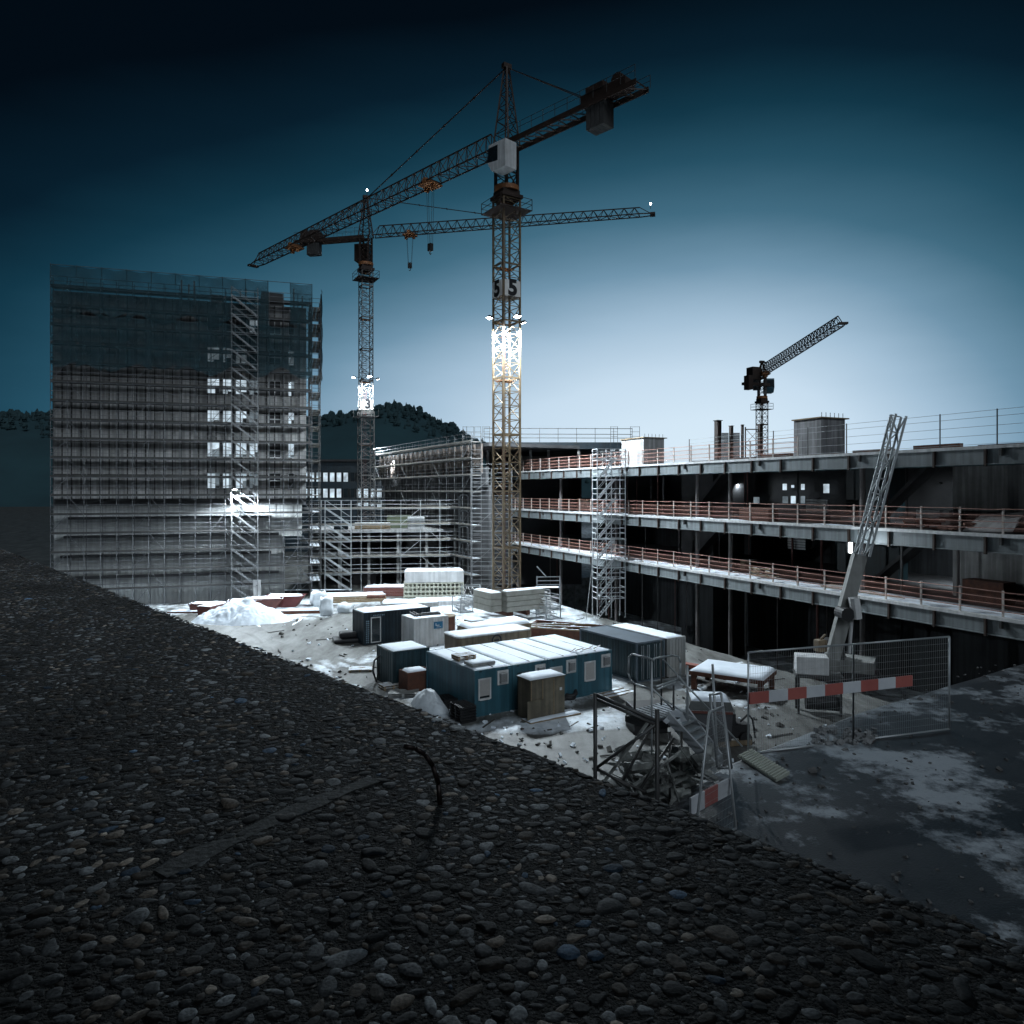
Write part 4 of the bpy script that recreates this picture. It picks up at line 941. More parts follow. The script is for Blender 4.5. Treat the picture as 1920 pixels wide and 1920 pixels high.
# ------------------------------------------------------------------ right building: three open decks
ZS = (5.6, 10.1, 14.95)
def decks():
    t = thing('slab_building', 'unfinished steel and concrete building with three open decks on the right', 'building', F0, BAZ)
    s0, s1 = -8.0, 76.0
    fas = mat('fascia_steel', (.24, .27, .28), .6, .1, (.15, .17, .18), .5, amt=.9, streak=.25, bump=.2)
    tealbeam = mat('teal_beam', (.03, .09, .1), .6, 0, (.02, .05, .06), 1)
    for k, z in enumerate(ZS):
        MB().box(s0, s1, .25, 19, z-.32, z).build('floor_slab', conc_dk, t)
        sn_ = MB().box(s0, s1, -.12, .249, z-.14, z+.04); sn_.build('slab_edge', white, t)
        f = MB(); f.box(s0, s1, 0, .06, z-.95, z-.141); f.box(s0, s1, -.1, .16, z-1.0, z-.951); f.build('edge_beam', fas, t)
        s = s0+1
        i = 0
        while s < s1-1:
            MB().box(s-.06, s+.06, -.16, -.001, z-1.1, z-.16).build('edge_bracket', crane_dark, t)
            if i % 3 == 1: MB().box(s+.8, s+.92, -.2, -.001, z-.55, z-.16).build('edge_bracket', galv_dark, t)
            s += 3.0; i += 1
        MB().box(s0, s1, 3.4, 3.7, z-.95, z-.321).build('inner_beam', tealbeam, t)
        if k == 0:
            snow_cap(t, s0, s1, .3, 2.6, z, .12, 9)
            old = t.children[-1]
        else: snow_cap(t, s0, s1, .3, 1.5, z, .07, 9+k, cover=.15)
    cm = mat('column_steel', (.16, .15, .15), .6, .1, (.08, .07, .07), 1)
    for s in (-4, 8, 20, 33, 37.2, 50, 62, 74):
        za = -4.2
        for k, z in enumerate(ZS):
            m_ = MB(); r_ = .17
            n = 10; m_.prism([(s + r_*math.cos(6.283*i/n), 1.2 + r_*math.sin(6.283*i/n)) for i in range(n)], za, z-.33); m_.build('column', cm, t); za = z+.001
    # inside
    pitch_wall = mat('shaded_wall', (.05, .055, .06), .95, 0, (.02, .022, .025), .35, streak=.4)  # shade of the lower floors put into a near-black wall colour
    zz = -4.2
    for k, z in enumerate(ZS):
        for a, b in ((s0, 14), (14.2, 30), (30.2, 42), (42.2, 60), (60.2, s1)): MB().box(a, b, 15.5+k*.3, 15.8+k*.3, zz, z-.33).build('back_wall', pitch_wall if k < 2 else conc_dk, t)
        zz = z+.001
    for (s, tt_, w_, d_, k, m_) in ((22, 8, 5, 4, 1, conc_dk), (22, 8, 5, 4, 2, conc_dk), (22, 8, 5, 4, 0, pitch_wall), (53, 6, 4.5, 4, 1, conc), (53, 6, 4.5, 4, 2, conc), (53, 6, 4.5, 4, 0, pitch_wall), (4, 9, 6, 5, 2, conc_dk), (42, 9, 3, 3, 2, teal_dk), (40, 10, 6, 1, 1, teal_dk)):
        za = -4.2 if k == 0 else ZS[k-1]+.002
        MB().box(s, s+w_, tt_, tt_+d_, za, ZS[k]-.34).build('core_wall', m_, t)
    for (s, k) in ((25, 2), (25, 1), (46, 2), (46, 1)):
        za = ZS[k-1]; sm = MB(); sm.add([(s, 7, za), (s+5, 7, ZS[k]-.4), (s+5, 8.3, ZS[k]-.4), (s, 8.3, za), (s, 7, za+.3), (s+4.6, 7, ZS[k]-.35), (s+4.6, 8.3, ZS[k]-.35), (s, 8.3, za+.3)], [(0, 1, 2, 3), (4, 7, 6, 5), (0, 4, 5, 1), (2, 6, 7, 3)]); sm.build('inner_stair', conc_dk, t)
    rq = random.Random(8)
    for k in range(3):
        zb = -4.2 if k == 0 else ZS[k-1]
        for q in range(16):
            s_, t_ = rq.uniform(s0+2, 60), rq.uniform(2.5, 9); MB().bar((s_, t_, zb), (s_, t_, ZS[k]-.33), rq.choice((.04, .05, .09)), 6).build('prop', rq.choice((galv_dark, redp, cm)), t)
        for q in range(6):
            s_ = rq.uniform(2, 56); MB().box(s_, s_+rq.uniform(1, 3), 4.2, 4.2+rq.uniform(.6, 1.6), zb+.01, zb+rq.uniform(.4, 1.6)).build('stored_pallet', rq.choice((wood, grey_p, white, teal_dk, rust)), t)
        MB().box(s0, s1, 8.0, 8.25, ZS[k]-.75, ZS[k]-.321).build('inner_beam', tealbeam, t)
    # lit openings seen through the floors
    for (px, py, wpx, hpx, m_) in ((1288, 927, 6, 4, lit), (1303, 927, 8, 4, lit), (1418, 938, 9, 12, lit_dim), (1471, 913, 6, 12, lit), (1486, 912, 4, 5, lit), (1505, 913, 5, 11, lit), (1472, 937, 8, 13, lit_dim), (1487, 937, 7, 14, lit), (1505, 937, 6, 14, lit_dim), (1549, 916, 8, 17, lit)):
        ray = P(px, py, 1) - P(px, py, 0); D = (15.2 - (Vector((0, 0, H)) - F0).dot(TD)) / ray.dot(TD); c = P(px, py, D); loc = Matrix.Rotation(-BAZ, 3, 'Z') @ (c - F0)
        sx, sz = wpx*D/F/2, hpx*D/F/2
        MB().box(loc.x-sx*1.6, loc.x+sx*1.6, 15.2, 15.25, loc.z-sz, loc.z+sz).build('lit_opening', m_, t)
    for k, (s_, t_, z_) in enumerate(((27, 11, 13.2), (49, 10.5, 13.0), (50, 11, 8.4))):
        floodlight(t, (s_, t_, z_), (0, .5, -1), 420, .16, 160)
    # shutters panels
    for (px, py, wpx, hpx, D) in ((1531, 948, 36, 26, 60), (1493, 1018, 30, 24, 64)):
        c = P(px, py, D); loc = Matrix.Rotation(-BAZ, 3, 'Z') @ (c - F0); sx, sz = wpx*D/F/2, hpx*D/F/2
        o_ = MB()
        for q in range(5): o_.box(loc.x-sx*1.4, loc.x+sx*1.4, loc.y, loc.y+.1, loc.z-sz+q*2*sz/5, loc.z-sz+(q+1)*2*sz/5-.05)
        o_.build('louvre_panel', white, t)
    # guard rails
    for k, z in enumerate(ZS):
        g = thing('guard_railing', 'row of rail posts with orange netting on the %s deck of the slab building' % ['lowest', 'middle', 'top'][k], 'railing', F0 + Vector((0, 0, z)), BAZ, 'safety railings on the open decks')
        e1_ = 76 if k < 2 else 46; s = s0+.6; off = .12; ps = []
        while s < e1_:
            jit = rnd.uniform(-.02, .05); p = MB().box(s-.05, s+.05, off, off+.08, .045, 1.45+jit); p.build('post', mat('rail_post', (.68, .62, .58), .6, .1) if not ps else ps[0], g)
            if not ps: ps.append(bpy.data.materials['rail_post'])
            s += 2.4
        rl = MB()
        for hh in (.35, .7, 1.05, 1.4):
            x = s0+.6
            while x < s-2.5: rl.bar((x, off-.02, hh+rnd.uniform(-.02, .02)), (x+2.4, off-.02, hh+rnd.uniform(-.02, .02)), .022); x += 2.4
        rl.build('rail', mat('orange_rail', (.55, .3, .24), .6), g)
        nm = MB(); x = s0+.6
        while x < s-2.5:
            nm.add([(x, off+.1, .15), (x+2.4, off+.1, .15), (x+2.4, off+.1, 1.15), (x, off+.1, 1.15)], [(0, 1, 2, 3)]); x += 2.4
        nm.build('safety_net', rednet, g)
    return t
slabb = decks()
def deck_item(mb, name, label, cat, s, t_, z, m, rz=0, group=None):
    o = mb.build(name, m); o.location = bl(s, t_, z); o.rotation_euler = (0, 0, BAZ + rz); return tag(o, label, cat, group)
q = MB()
for k in range(14): q.obox((rnd.uniform(-1.2, 1.2), rnd.uniform(-.3, .3), .15+.05*k), rnd.uniform(.5, 1.6), .12, .09, rnd.uniform(-.5, .5))
deck_item(q, 'timber_offcuts', 'untidy pile of timber offcuts on the lowest deck behind its railing', 'timber', 41, .9, ZS[0]+.1, wood)
q = MB()
for k in range(5): q.bar((-3+.1*k, .12*k, .05+.04*k), (3.4-.2*k, .12*k+.1, .05), .05)
deck_item(q, 'long_boards', 'long pale boards lying along the snowy edge of the lowest deck', 'boards', 50, .7, ZS[0]+.12, wood)
q = MB()
for k in range(6): q.box(-1.6, 1.6, -.5, .5, k*.16, k*.16+.11)
deck_item(q, 'board_stack', 'reddish board stack near the railing of the middle deck', 'board stack', 40.5, 1.1, ZS[1]+.02, rust)
q = MB()
for k in range(2): q.add([(-1.4, -.8, 0), (1.4, -.8, .1), (1.2, .6, 1.1-.2*k), (-1.2, .6, .9), (-1.4, -.8, .05), (1.4, -.8, .15), (1.2, .6, 1.15), (-1.2, .6, .95)], [(0, 1, 2, 3), (4, 5, 6, 7)])
deck_item(q, 'leaning_sheets', 'pale sheets leaning in a slope at the right end of the middle deck', 'sheets', 58.5, 1.6, ZS[1]+.05, white)
q = MB()
for k in range(26): q.obox((rnd.uniform(-2.5, 2.5), rnd.uniform(-.6, .6), rnd.uniform(.05, .7)), rnd.uniform(.3, 1.5), rnd.uniform(.1, .3), rnd.uniform(.06, .2), rnd.uniform(-1, 1), (rnd.uniform(-.3, .3), 0))
deck_item(q, 'site_clutter', 'jumble of boxes and boards on the middle deck beside the leaning sheets', 'clutter', 55, 1.5, ZS[1]+.05, rust)

# right part of the roof deck: thin mesh fence
g = thing('mesh_fence', 'thin wire fence along the right half of the top deck', 'fence', F0 + Vector((0, 0, ZS[2]+.05)), BAZ)
for i in range(13): MB().bar((33+i*3.3, .3, 0), (33+i*3.3, .3, 2.0), .03).build('post', galv_dark, g)
m_ = MB()
for hh in (.1, .6, 1.1, 1.6, 1.95): m_.bar((33, .3, hh), (72.6, .3, hh), .012)
m_.build('wire', galv, g)
m_ = MB()
for i in range(9): m_.box(33+i*4.2, 33+i*4.2+2.9, .5+.3*(i % 2), .9+.3*(i % 2), 0, .12+.1*(i % 3))
tag(m_.build('timber', rust), 'low brown boards lying along the edge of the top deck', 'boards'); bpy.context.view_layer.update()
o_ = bpy.data.objects['timber']; o_.location = F0 + Vector((0, 0, ZS[2])); o_.rotation_euler = (0, 0, BAZ)

def roof_core(label, px, D, w_, d_, h_, m1):
    c = Vector(((px-960)*D/F, D, ZS[2])); t = thing('lift_core', label, 'concrete core', c, BAZ)
    # local x = SD (towards the viewer), y = TD ; near corner at origin
    b = MB(); th = .2
    b.box(-d_, -d_+th, 0, w_, 0, h_).box(-th, 0, 0, w_, 0, h_).box(-d_+th, -th, 0, th, 0, h_).box(-d_+th, -th, w_-th, w_, 0, h_); b.build('wall', m1, t)
    MB().box(-d_-.1, .15, -.15, w_+.3, h_+.001, h_+.09).build('roof_sheet', wood, t)
    s = MB()
    for i in range(6): s.bar((-th/2, .2+i*(w_-.3)/5, h_), (-th/2, .2+i*(w_-.3)/5, h_+.45), .02)
    s.build('starter_bar', galv_dark, t)
roof_core('pale square concrete core box in the middle of the top deck', 1207, 77, 2.6, 4.2, 3.1, mat('pale_core_concrete', (.5, .5, .5), .8, 0, (.3, .3, .3), 1, streak=.4))
roof_core('dark-fronted concrete core box at the right end of the top deck', 1539, 54.5, 2.5, 2.6, 2.95, mat('grey_core_concrete', (.3, .3, .31), .85, 0, (.18, .18, .19), 1, streak=.5))
def steel_col(px, pt, pb, D, wd, label):
    c = Vector(((px-960)*D/F, D, ZS[2])); h_ = (920-pt)*D/F + H - ZS[2]; t = MB()
    t.box(-wd/2, wd/2, -wd/2, -wd/2+.03, 0, h_).box(-wd/2, wd/2, wd/2-.03, wd/2, 0, h_).box(-.02, .02, -wd/2+.03, wd/2-.03, 0, h_).box(-wd*.7, wd*.7, -wd*.7, wd*.7, h_, h_+.04)
    o = t.build('steel_column', crane_dark); o.location = c; o.rotation_euler = (0, 0, BAZ); tag(o, label, 'steel column', 'steel columns standing on the top deck')
steel_col(1346, 789, 866, 62, .42, 'thickest dark steel column, leftmost of those standing on the top deck')
steel_col(1371, 799, 866, 64, .26, 'dark steel column between the two grey rebar panels on the top deck')
steel_col(1392, 797, 866, 64, .18, 'slim steel column just right of the second rebar panel on the top deck')
steel_col(1425, 797, 866, 64, .3, 'dark steel column touching the distant crane mast on the top deck')
for px, lab in ((1359, 'grey rebar cage panel beside the thickest steel column'), (1380, 'grey rebar cage panel between two slim steel columns')):
    c = Vector(((px-960)*64/F, 64, ZS[2])); m_ = MB()
    for i in range(7): m_.bar((-.3+i*.1, 0, 0), (-.3+i*.1, 0, 2.6), .02); m_.bar((-.3+i*.1, .15, 0), (-.3+i*.1, .15, 2.6), .02)
    for i in range(13): m_.bar((-.32, -.02, .1+i*.2), (.32, -.02, .1+i*.2), .02)
    o = m_.build('rebar_cage', galv_dark); o.location = c; tag(o, lab, 'rebar cage', 'rebar cages standing on the top deck')
c = Vector(((1411-960)*64/F, 64, ZS[2])); m_ = MB()
for x in (-.62, .62): m_.bar((x, 0, 0), (x, 0, 3.1), .05)
for z in (1.55, 2.9): m_.bar((-.62, 0, z), (.62, 0, z), .05)
for z in (0, 1.55): m_.bar((-.62, 0, z+.1), (.62, 0, z+1.4), .018); m_.bar((.62, .02, z+.1), (-.62, .02, z+1.4), .018)
o = m_.build('braced_frame', crane_dark); o.location = c; tag(o, 'cross-braced steel frame on the top deck in front of the distant crane', 'steel frame')

# ------------------------------------------------------------------ wing behind, wrapped in scaffolding
def wing():
    p0 = Vector((-3.7, 88, 0)); p1 = Vector((-22.6, 124, 0)); d = (p0-p1); L_ = d.length; rz = math.atan2(d.y, d.x)   # local x from far to near
    t = thing('wing_building', 'long formwork-clad wing running back behind the big crane', 'building', p1, rz)
    pan = mat('formwork_timber', (.24, .19, .16), .8, 0, (.1, .08, .07), 1.2, streak=.3)
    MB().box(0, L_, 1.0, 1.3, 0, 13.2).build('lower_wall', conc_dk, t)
    MB().box(0, L_, 1.0, 14, 17.9, 18.3).build('roof_slab', conc_dk, t)
    u = MB(); i = 0; x = 0
    while x < L_-1: u.box(x+.1, x+1.7, .5, .62, 15.4, 17.9); x += 2.0
    u.build('formwork_panel', pan, t)
    r_ = MB(); x = .0
    while x < L_: r_.box(x-.12, x+.06, .2, .49, 14.6, 18.2); x += 2.0
    for z in (15.0, 16.1, 17.2): r_.box(0, L_, .1, .19, z, z+.14)
    r_.build('formwork_rib', pan, t)
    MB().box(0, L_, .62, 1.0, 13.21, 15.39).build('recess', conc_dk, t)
    sc_ = scaffold('scaffold', 'dense receding scaffold along the wing, its far end brightly lit', p1 + Vector((d.y, -d.x, 0)).normalized()*-.0, rz, 16, L_/16, 1.3, 9, 2.0, .4, m=mat('dull_scaffold_tube', (.22, .23, .24), .5, .3, (.12, .12, .12), 2), r=.03, rails=2)
    floodlight(sc_, (7, .3, 17.2), (.0, -.25, -1), 1900, .3, 165)
    floodlight(sc_, (3.5, -1.8, 19.3), (.5, .6, -.5), 2500, .25, 150)
    # near end face towards the big crane
    e_ = thing('roof_hall', 'set-back upper storey with a dark flat roof behind the top deck', 'building', Vector((-3.7, 97, 0)), 0)
    MB().box(0, 20, 0, 10, 18.0, 18.9).build('roof_slab', navy, e_); MB().box(0, 20, 6, 6.3, 14.9, 17.99).build('back_wall', conc_dk, e_)
    MB().box(4, 13.2, 3, 3.2, 14.96, 17.2).build('panel_wall', mat('grey_board', (.2, .2, .2), .8, 0, (.14, .14, .14), 1), e_)
    for x in (.3, 6, 8.4, 12.4, 19.5): MB().box(x, x+.35, .5, .85, 14.96, 17.99).build('column', conc, e_)
    MB().box(0, 13, 1, 8, 0, 14.6).build('lower_block', mat('unlit_block', (.02, .021, .024), .9, 0, (.01, .01, .011), .5), e_)  # block takes the shade below the decks as its near-black colour
    rl = thing('roof_railing', 'long triple pipe railing on the dark flat roof behind the crane mast', 'railing', Vector((-3.7, 97, 18.9)), 0)
    for i in range(9): MB().bar((i*2.45, .1, 0), (i*2.45, .1, 1.9), .035).build('post', galv_dark, rl)
    for z in (.6, 1.1, 1.85): MB().bar((0, .1, z), (19.6, .1, z-.05), .045).build('rail', galv_dark, rl)
    for k, (px, w__) in enumerate(((875, .9), (890, .8), (868, .5), (905, .9), (1145, .9), (1182, 1.2))):
        D = 96; c = Vector(((px-960)*D/F, D, 18.3)); f = MB()
        for x in (0, w__): f.bar((x, 0, 0), (x, 0, 2.6), .03)
        for z in (1.3, 1.9, 2.55): f.bar((0, 0, z), (w__, 0, z), .025)
        o = f.build('tube_portal', galv_dark); o.location = c; tag(o, 'thin upright scaffold frame on the flat roof edge', 'scaffold frame', 'scaffold frames along the roof edge')
    # tall tube frame beside the big mast
    s3 = scaffold('scaffold', 'white tube scaffold bay just left of the big crane mast', Vector(((885-960)*84/F, 84, 0)), R(-3), 2, 2.3, 1.2, 7, 2.0, 0, m=bpy.data.materials['dull_scaffold_tube'], r=.035, rails=3, deck=False)
wing()

# stair tower in front of the decks
white_st = mat('floodlit_steel_tube', (.75, .78, .8), .5, .1, (.5, .53, .56), 2)  # floodlight brightness put into the near-white tube colour
st = scaffold('stair_tower', 'freestanding white scaffold stair tower in front of the open decks', Vector((8.05, 73.4, 0)), R(12), 2, 1.45, 1.5, 8, 1.95, 0, deck=False, m=white_st, r=.05, rails=2, brace=False, cat='stair tower')
stair_flights(st, .2, 1.9, -1.4, -.8, 0, 8, 1.95, white_st, steps=8, rise_right=True)
tp_ = MB(); truss(tp_, (-.1, -.75, 15.7), (3.0, -.75, 15.7), 1.5, .7, 5, .04, False); tp_.build('top_frame', galv, st)
for z_ in ZS[:2]: MB().box(1.2, 3.2, -.5, 2.6, z_-.06, z_).build('bridge_deck', deckm, st)
pr_ = MB().bar((-.1, -1.6, 9), (-1.7, -3.2, .2), .035); pr_.build('prop', galv, st)

# ------------------------------------------------------------------ containers in the yard
def corr_container(label, c, L_, W_, h_, m, rz=AZ, cat='container', name='shipping_container', snow=.1, cover=1.0, frame=None, door_side='short', seed=1):
    """near-left corner at the origin; x along the long/front side, y back"""
    t = thing(name, label, cat, c, rz); fm = frame or m
    f = MB(); e = .12
    for x in (0, L_-e):
        for y in (0, W_-e): f.box(x, x+e, y, y+e, 0, h_)
    for z in (0, h_-e):
        f.box(e, L_-e, .01, e-.01, z+.001, z+e-.001).box(e, L_-e, W_-e+.01, W_-.01, z+.001, z+e-.001); f.box(.01, e-.01, e, W_-e, z+.001, z+e-.001).box(L_-e+.01, L_-.01, e, W_-e, z+.001, z+e-.001)
    f.build('frame', fm, t)
    w = MB(); w.corr((e, .06), (L_-e, .06), e, h_-e); w.corr((L_-.06, e), (L_-.06, W_-e), e, h_-e); w.corr((L_-e, W_-.06), (e, W_-.06), e, h_-e); w.corr((.06, W_-e), (.06, e), e, h_-e)
    w.build('wall', m, t)
    MB().box(.05, L_-.05, .05, W_-.05, h_-.1, h_-.03).build('roof', fm, t)
    MB().box(.05, L_-.05, .05, W_-.05, .03, .09).build('floor', fm, t)
    if snow: snow_cap(t, .06, L_-.06, .06, W_-.06, h_-.025, snow, seed, cover=cover)
    return t
def door_leaf(t, x0, x1, y, z0, z1, m, face='y'):
    d = MB(); d.box(x0, x1, y-.05, y-.01, z0, z1); o = d.build('door', m, t)
    h = MB()
    for k in (.2, .35, .65, .8): h.bar((x0+(x1-x0)*k, y-.08, z0+.05), (x0+(x1-x0)*k, y-.08, z1-.05), .018)
    h.build('lock_rod', galv, o); return o
def office_mod(i, label):
    p = Vector((-2.054, 40.37, 0)) + A*(2.475*i); W_, D_, h_ = 2.45, 6.0, 2.58
    t = thing('office_container', label, 'office container', p, AZ, 'teal office containers standing in one row')
    f = MB(); e = .13
    for x in (0, W_-e):
        for y in (0, D_-e): f.box(x, x+e, y, y+e, 0, h_)
    for z in (0, h_-.16):
        f.box(e, W_-e, .008, e, z+.002, z+.158).box(e, W_-e, D_-e, D_-.008, z+.002, z+.158).box(.008, e, e, D_-e, z+.002, z+.158).box(W_-e, W_-.008, e, D_-e, z+.002, z+.158)
    f.build('frame', teal, t)
    w = MB(); zc = .16, h_-.16
    hole = {0: (.28, 1.02, .95, 2.05), 2: (.18, 1.02, .95, 2.05), 3: (.3, 1.08, .95, 2.05)}.get(i)
    acx = {0: 1.52, 1: 1.62, 2: 1.4, 3: 1.62}[i]; ac = (acx, acx+.62, 1.68, 2.28)
    # front wall laid round the window and the air conditioner
    cuts = sorted([c_ for c_ in (hole, ac) if c_]); x = e
    for (a, b, z0_, z1_) in cuts:
        w.box(x, a, .03, .09, zc[0], zc[1]); w.box(a, b, .03, .09, zc[0], z0_); w.box(a, b, .03, .09, z1_, zc[1]); x = b
    w.box(x, W_-e, .03, .09, zc[0], zc[1])
    w.corr((W_-.06, e), (W_-.06, D_-e), zc[0], zc[1], .16, .012); w.box(e, W_-e, D_-.09, D_-.03, zc[0], zc[1]); w.corr((.06, D_-e), (.06, e), zc[0], zc[1], .16, .012)
    w.build('wall', teal, t)
    if hole:
        a, b, z0_, z1_ = hole; q = MB(); q.box(a-.04, a+.04, -.012, .1, z0_-.04, z1_+.04).box(b-.04, b+.04, -.012, .1, z0_-.04, z1_+.04).box(a+.04, b-.04, -.012, .1, z1_-.04, z1_+.04).box(a+.04, b-.04, -.05, .1, z0_-.06, z0_+.03)
        wo_ = q.build('window', white, t); sh_ = MB(); z = z0_+(.16 if i == 0 else .03)
        while z < z1_-.06: sh_.box(a+.04, b-.04, .02, .05, z, z+.045); z += .05
        sh_.build('shutter', shutter, wo_); MB().box(a+.04, b-.04, .06, .07, z0_+.03, z1_-.04).build('pane', glass, wo_)
    if i == 1:
        MB().box(.35, 1.25, .01, .029, .1, 2.1).build('door', teal_dk, t)
    a, b, z0_, z1_ = ac; q = MB(); q.box(a-.05, b+.05, -.03, .09, z1_-.02, z1_+.1).box(a-.05, b+.05, -.03, .09, z0_-.1, z0_+.02).box(a-.05, a+.05, -.03, .09, z0_+.02, z1_-.02).box(b-.05, b+.05, -.03, .09, z0_+.02, z1_-.02)
    aco = q.build('air_conditioner', white, t); g_ = MB(); g_.box(a+.06, b-.06, -.16, .06, z0_+.04, z1_-.04); g_.build('housing', white, aco)
    g_ = MB()
    for k in range(7): g_.box(a+.08+k*(b-a-.16)/7, a+.08+k*(b-a-.16)/7+.03, -.175, -.161, z0_+.07, z1_-.07)
    g_.box(a+.06, a+.1, -.18, -.161, z0_+.04, z1_-.04).build('grille', black, aco)
    MB().box(.03, W_-.03, .03, D_-.03, h_-.07, h_-.02).build('roof', teal, t)
    snow_cap(t, .05, W_-.05, .04, D_-.04, h_-.018, .07, 20+i)
    for k in range(1): MB().box(W_/2-.015, W_/2+.015, .1, D_-.1, h_+.04, h_+.072).build('roof_seam', galv_dark, t)
    for sx in (.3, W_-.45): MB().box(sx, sx+.16, -.004, .007, h_-.13, h_-.05).build('fork_pocket', teal_dk, t)
for i, l_ in enumerate(('leftmost teal office container, with lowered shutter and slabs lying on its snowy roof', 'second teal office container, its front hidden by the wooden shed', 'third teal office container from the left, partly behind the wooden shed',
                        'rightmost teal office container, snow clods and dark debris on its roof edge')): office_mod(i, l_)
def put(mb, name, label, cat, c, rz, m, group=None, bevel=0, smooth=False):
    o = mb.build(name, m, None, smooth); o.location = c; o.rotation_euler = (0, 0, rz)
    if bevel: bv = o.modifiers.new('edge', 'BEVEL'); bv.width = bevel; bv.segments = 2
    return tag(o, label, cat, group)
O0 = Vector((-2.054, 40.37, 0))
o = put(MB().box(-.75, .75, -.5, .5, 0, .16), 'roof_slab', 'snow-covered insulating slab lying nearest the front edge of the office roof', 'slab', O0 + A*.9 + B*1.0 + Vector((0, 0, 2.66)), AZ, grey_p, bevel=.02); snow_cap(o, -.73, .73, -.48, .48, .16, .08, 41)
pl_ = MB()
for q in range(5): pl_.box(-.6, .6, -.45+q*.19, -.45+q*.19+.12, .1, .13)
for q in (-1, 0, 1): pl_.box(q*.52-.05, q*.52+.05, -.45, .43, 0, .1)
for q in range(5): pl_.box(-.6, .6, -.45+q*.19, -.45+q*.19+.12, .25, .28)
for q in (-1, 0, 1): pl_.box(q*.52-.05, q*.52+.05, -.45, .43, .14, .25)
put(pl_, 'pallet', 'small dark pallet stack lying further back on the office roof', 'pallet', O0 + A*.75 + B*2.6 + Vector((0, 0, 2.66)), AZ, wood)
for k in range(9):
    c = O0 + A*(7.2 + rnd.uniform(0, 2.1)) + B*rnd.uniform(.25, .8) + Vector((0, 0, 2.6))
    o = snow_heap('snow_clod', '', c, rnd.uniform(.12, .3), rnd.uniform(.1, .2), rnd.uniform(.12, .22), 60+k, n=8); tag(o, 'small lump of snow on the front edge of the rightmost office roof', 'snow lump', 'snow lumps on the office roof')
b_ = MB()
for k in range(5): b_.bar(O0 + A*(7.0+k*.45) + B*(.5+.1*(k % 2)) + Vector((0, 0, 2.72)), O0 + A*(7.7+k*.45) + B*(.9-.2*(k % 3)) + Vector((0, 0, 2.78)), .03)
tag(b_.build('lath', wood), 'dark laths lying among snow lumps on the rightmost office roof', 'laths')

# wooden shed leaning in front of the second module
sh = thing('wooden_shed', 'stained plywood shed with snowy lid standing before the office containers', 'shed', Vector((1.0, 39.6, 0)), AZ)
q = MB(); q.box(0, 2.3, 0, .05, .05, 2.2).box(0, .05, .05, 1.25, .05, 2.2).box(2.25, 2.3, .05, 1.25, .05, 2.2).box(.05, 2.25, 1.2, 1.25, .05, 2.2); q.build('wall', ply, sh)
MB().box(-.06, 2.36, -.06, 1.32, 2.201, 2.26).build('roof', ply, sh); snow_cap(sh, -.05, 2.35, -.05, 1.31, 2.26, .14, 33)
MB().box(-.25, .9, -.09, -.05, 0, 1.15).build('leaning_board', ply, sh); MB().box(1.95, 2.1, -.03, -.001, 1.45, 1.6).build('label_plate', white, sh)
q = MB()
for k in range(3): q.box(.75*k+.02, .75*k+.07, -.025, -.001, .06, 2.19)
q.build('batten', wood, sh)
# further containers
corr_container('low dark teal storage container with snowy roof left of the offices', Vector((-7.55, 46.4, 0)), 2.6, 2.6, 2.3, teal_dk, seed=5)
sk = thing('skip', 'open brown wooden bin between the low teal container and the offices', 'bin', Vector((-6.4, 45.0, 0)), AZ)
q = MB(); q.box(0, 1.6, 0, .06, 0, 1.3).box(0, .06, .06, 1.3, 0, 1.3).box(1.54, 1.6, .06, 1.3, 0, 1.3).box(.06, 1.54, 1.24, 1.3, 0, 1.3).box(.06, 1.54, .06, 1.24, 0, .1); q.build('body', rust, sk); snow_cap(sk, .05, 1.55, .2, 1.28, 1.22, .16, 8)
dk = corr_container('dark navy container with a white-framed door and pale lattice stickers', Vector((-12.0, 59.3, 0)), 6.0, 2.45, 2.6, navy, seed=6, name='site_container')
dr = MB(); dr.box(.62, .7, -.03, .01, .12, 2.2).box(1.42, 1.5, -.03, .01, .12, 2.2).box(.7, 1.42, -.03, .01, 2.12, 2.2).box(.7, 1.42, -.03, .01, .12, .2); do = dr.build('door', white, dk)
MB().box(.7, 1.42, -.012, -.002, .2, 2.12).build('door_pane', glass, do)
q = MB()
for k in range(11):
    for j in range(2): q.add([(.2+j*.15, -.02, .2+k*.17), (.27+j*.15, -.02, .12+k*.17), (.34+j*.15, -.02, .2+k*.17), (.27+j*.15, -.02, .28+k*.17), ], [(0, 1, 2, 3)])
for k in range(7): q.add([(.8+k*.15, -.02, 2.32+.05*(k % 2)), (.87+k*.15, -.02, 2.25), (.94+k*.15, -.02, 2.32), (.87+k*.15, -.02, 2.4)], [(0, 1, 2, 3)])
q.build('sticker', mat('pale_sticker', (.25, .35, .42)), dk)
whc = corr_container('short white container with a small blue sign, in front of the navy one', Vector((-7.8, 58.3, 0)), 3.1, 2.4, 2.3, white, seed=7, name='storage_container', snow=.06, cover=.35)
bs = MB().box(1.75, 2.55, -.06, -.045, 1.35, 1.9).build('sign', signblue, whc); q = MB().box(1.9, 2.25, -.075, -.061, 1.58, 1.64).box(1.9, 1.96, -.075, -.061, 1.645, 1.78).box(2.0, 2.4, -.075, -.061, 1.46, 1.5); q.build('sign_mark', white, bs)
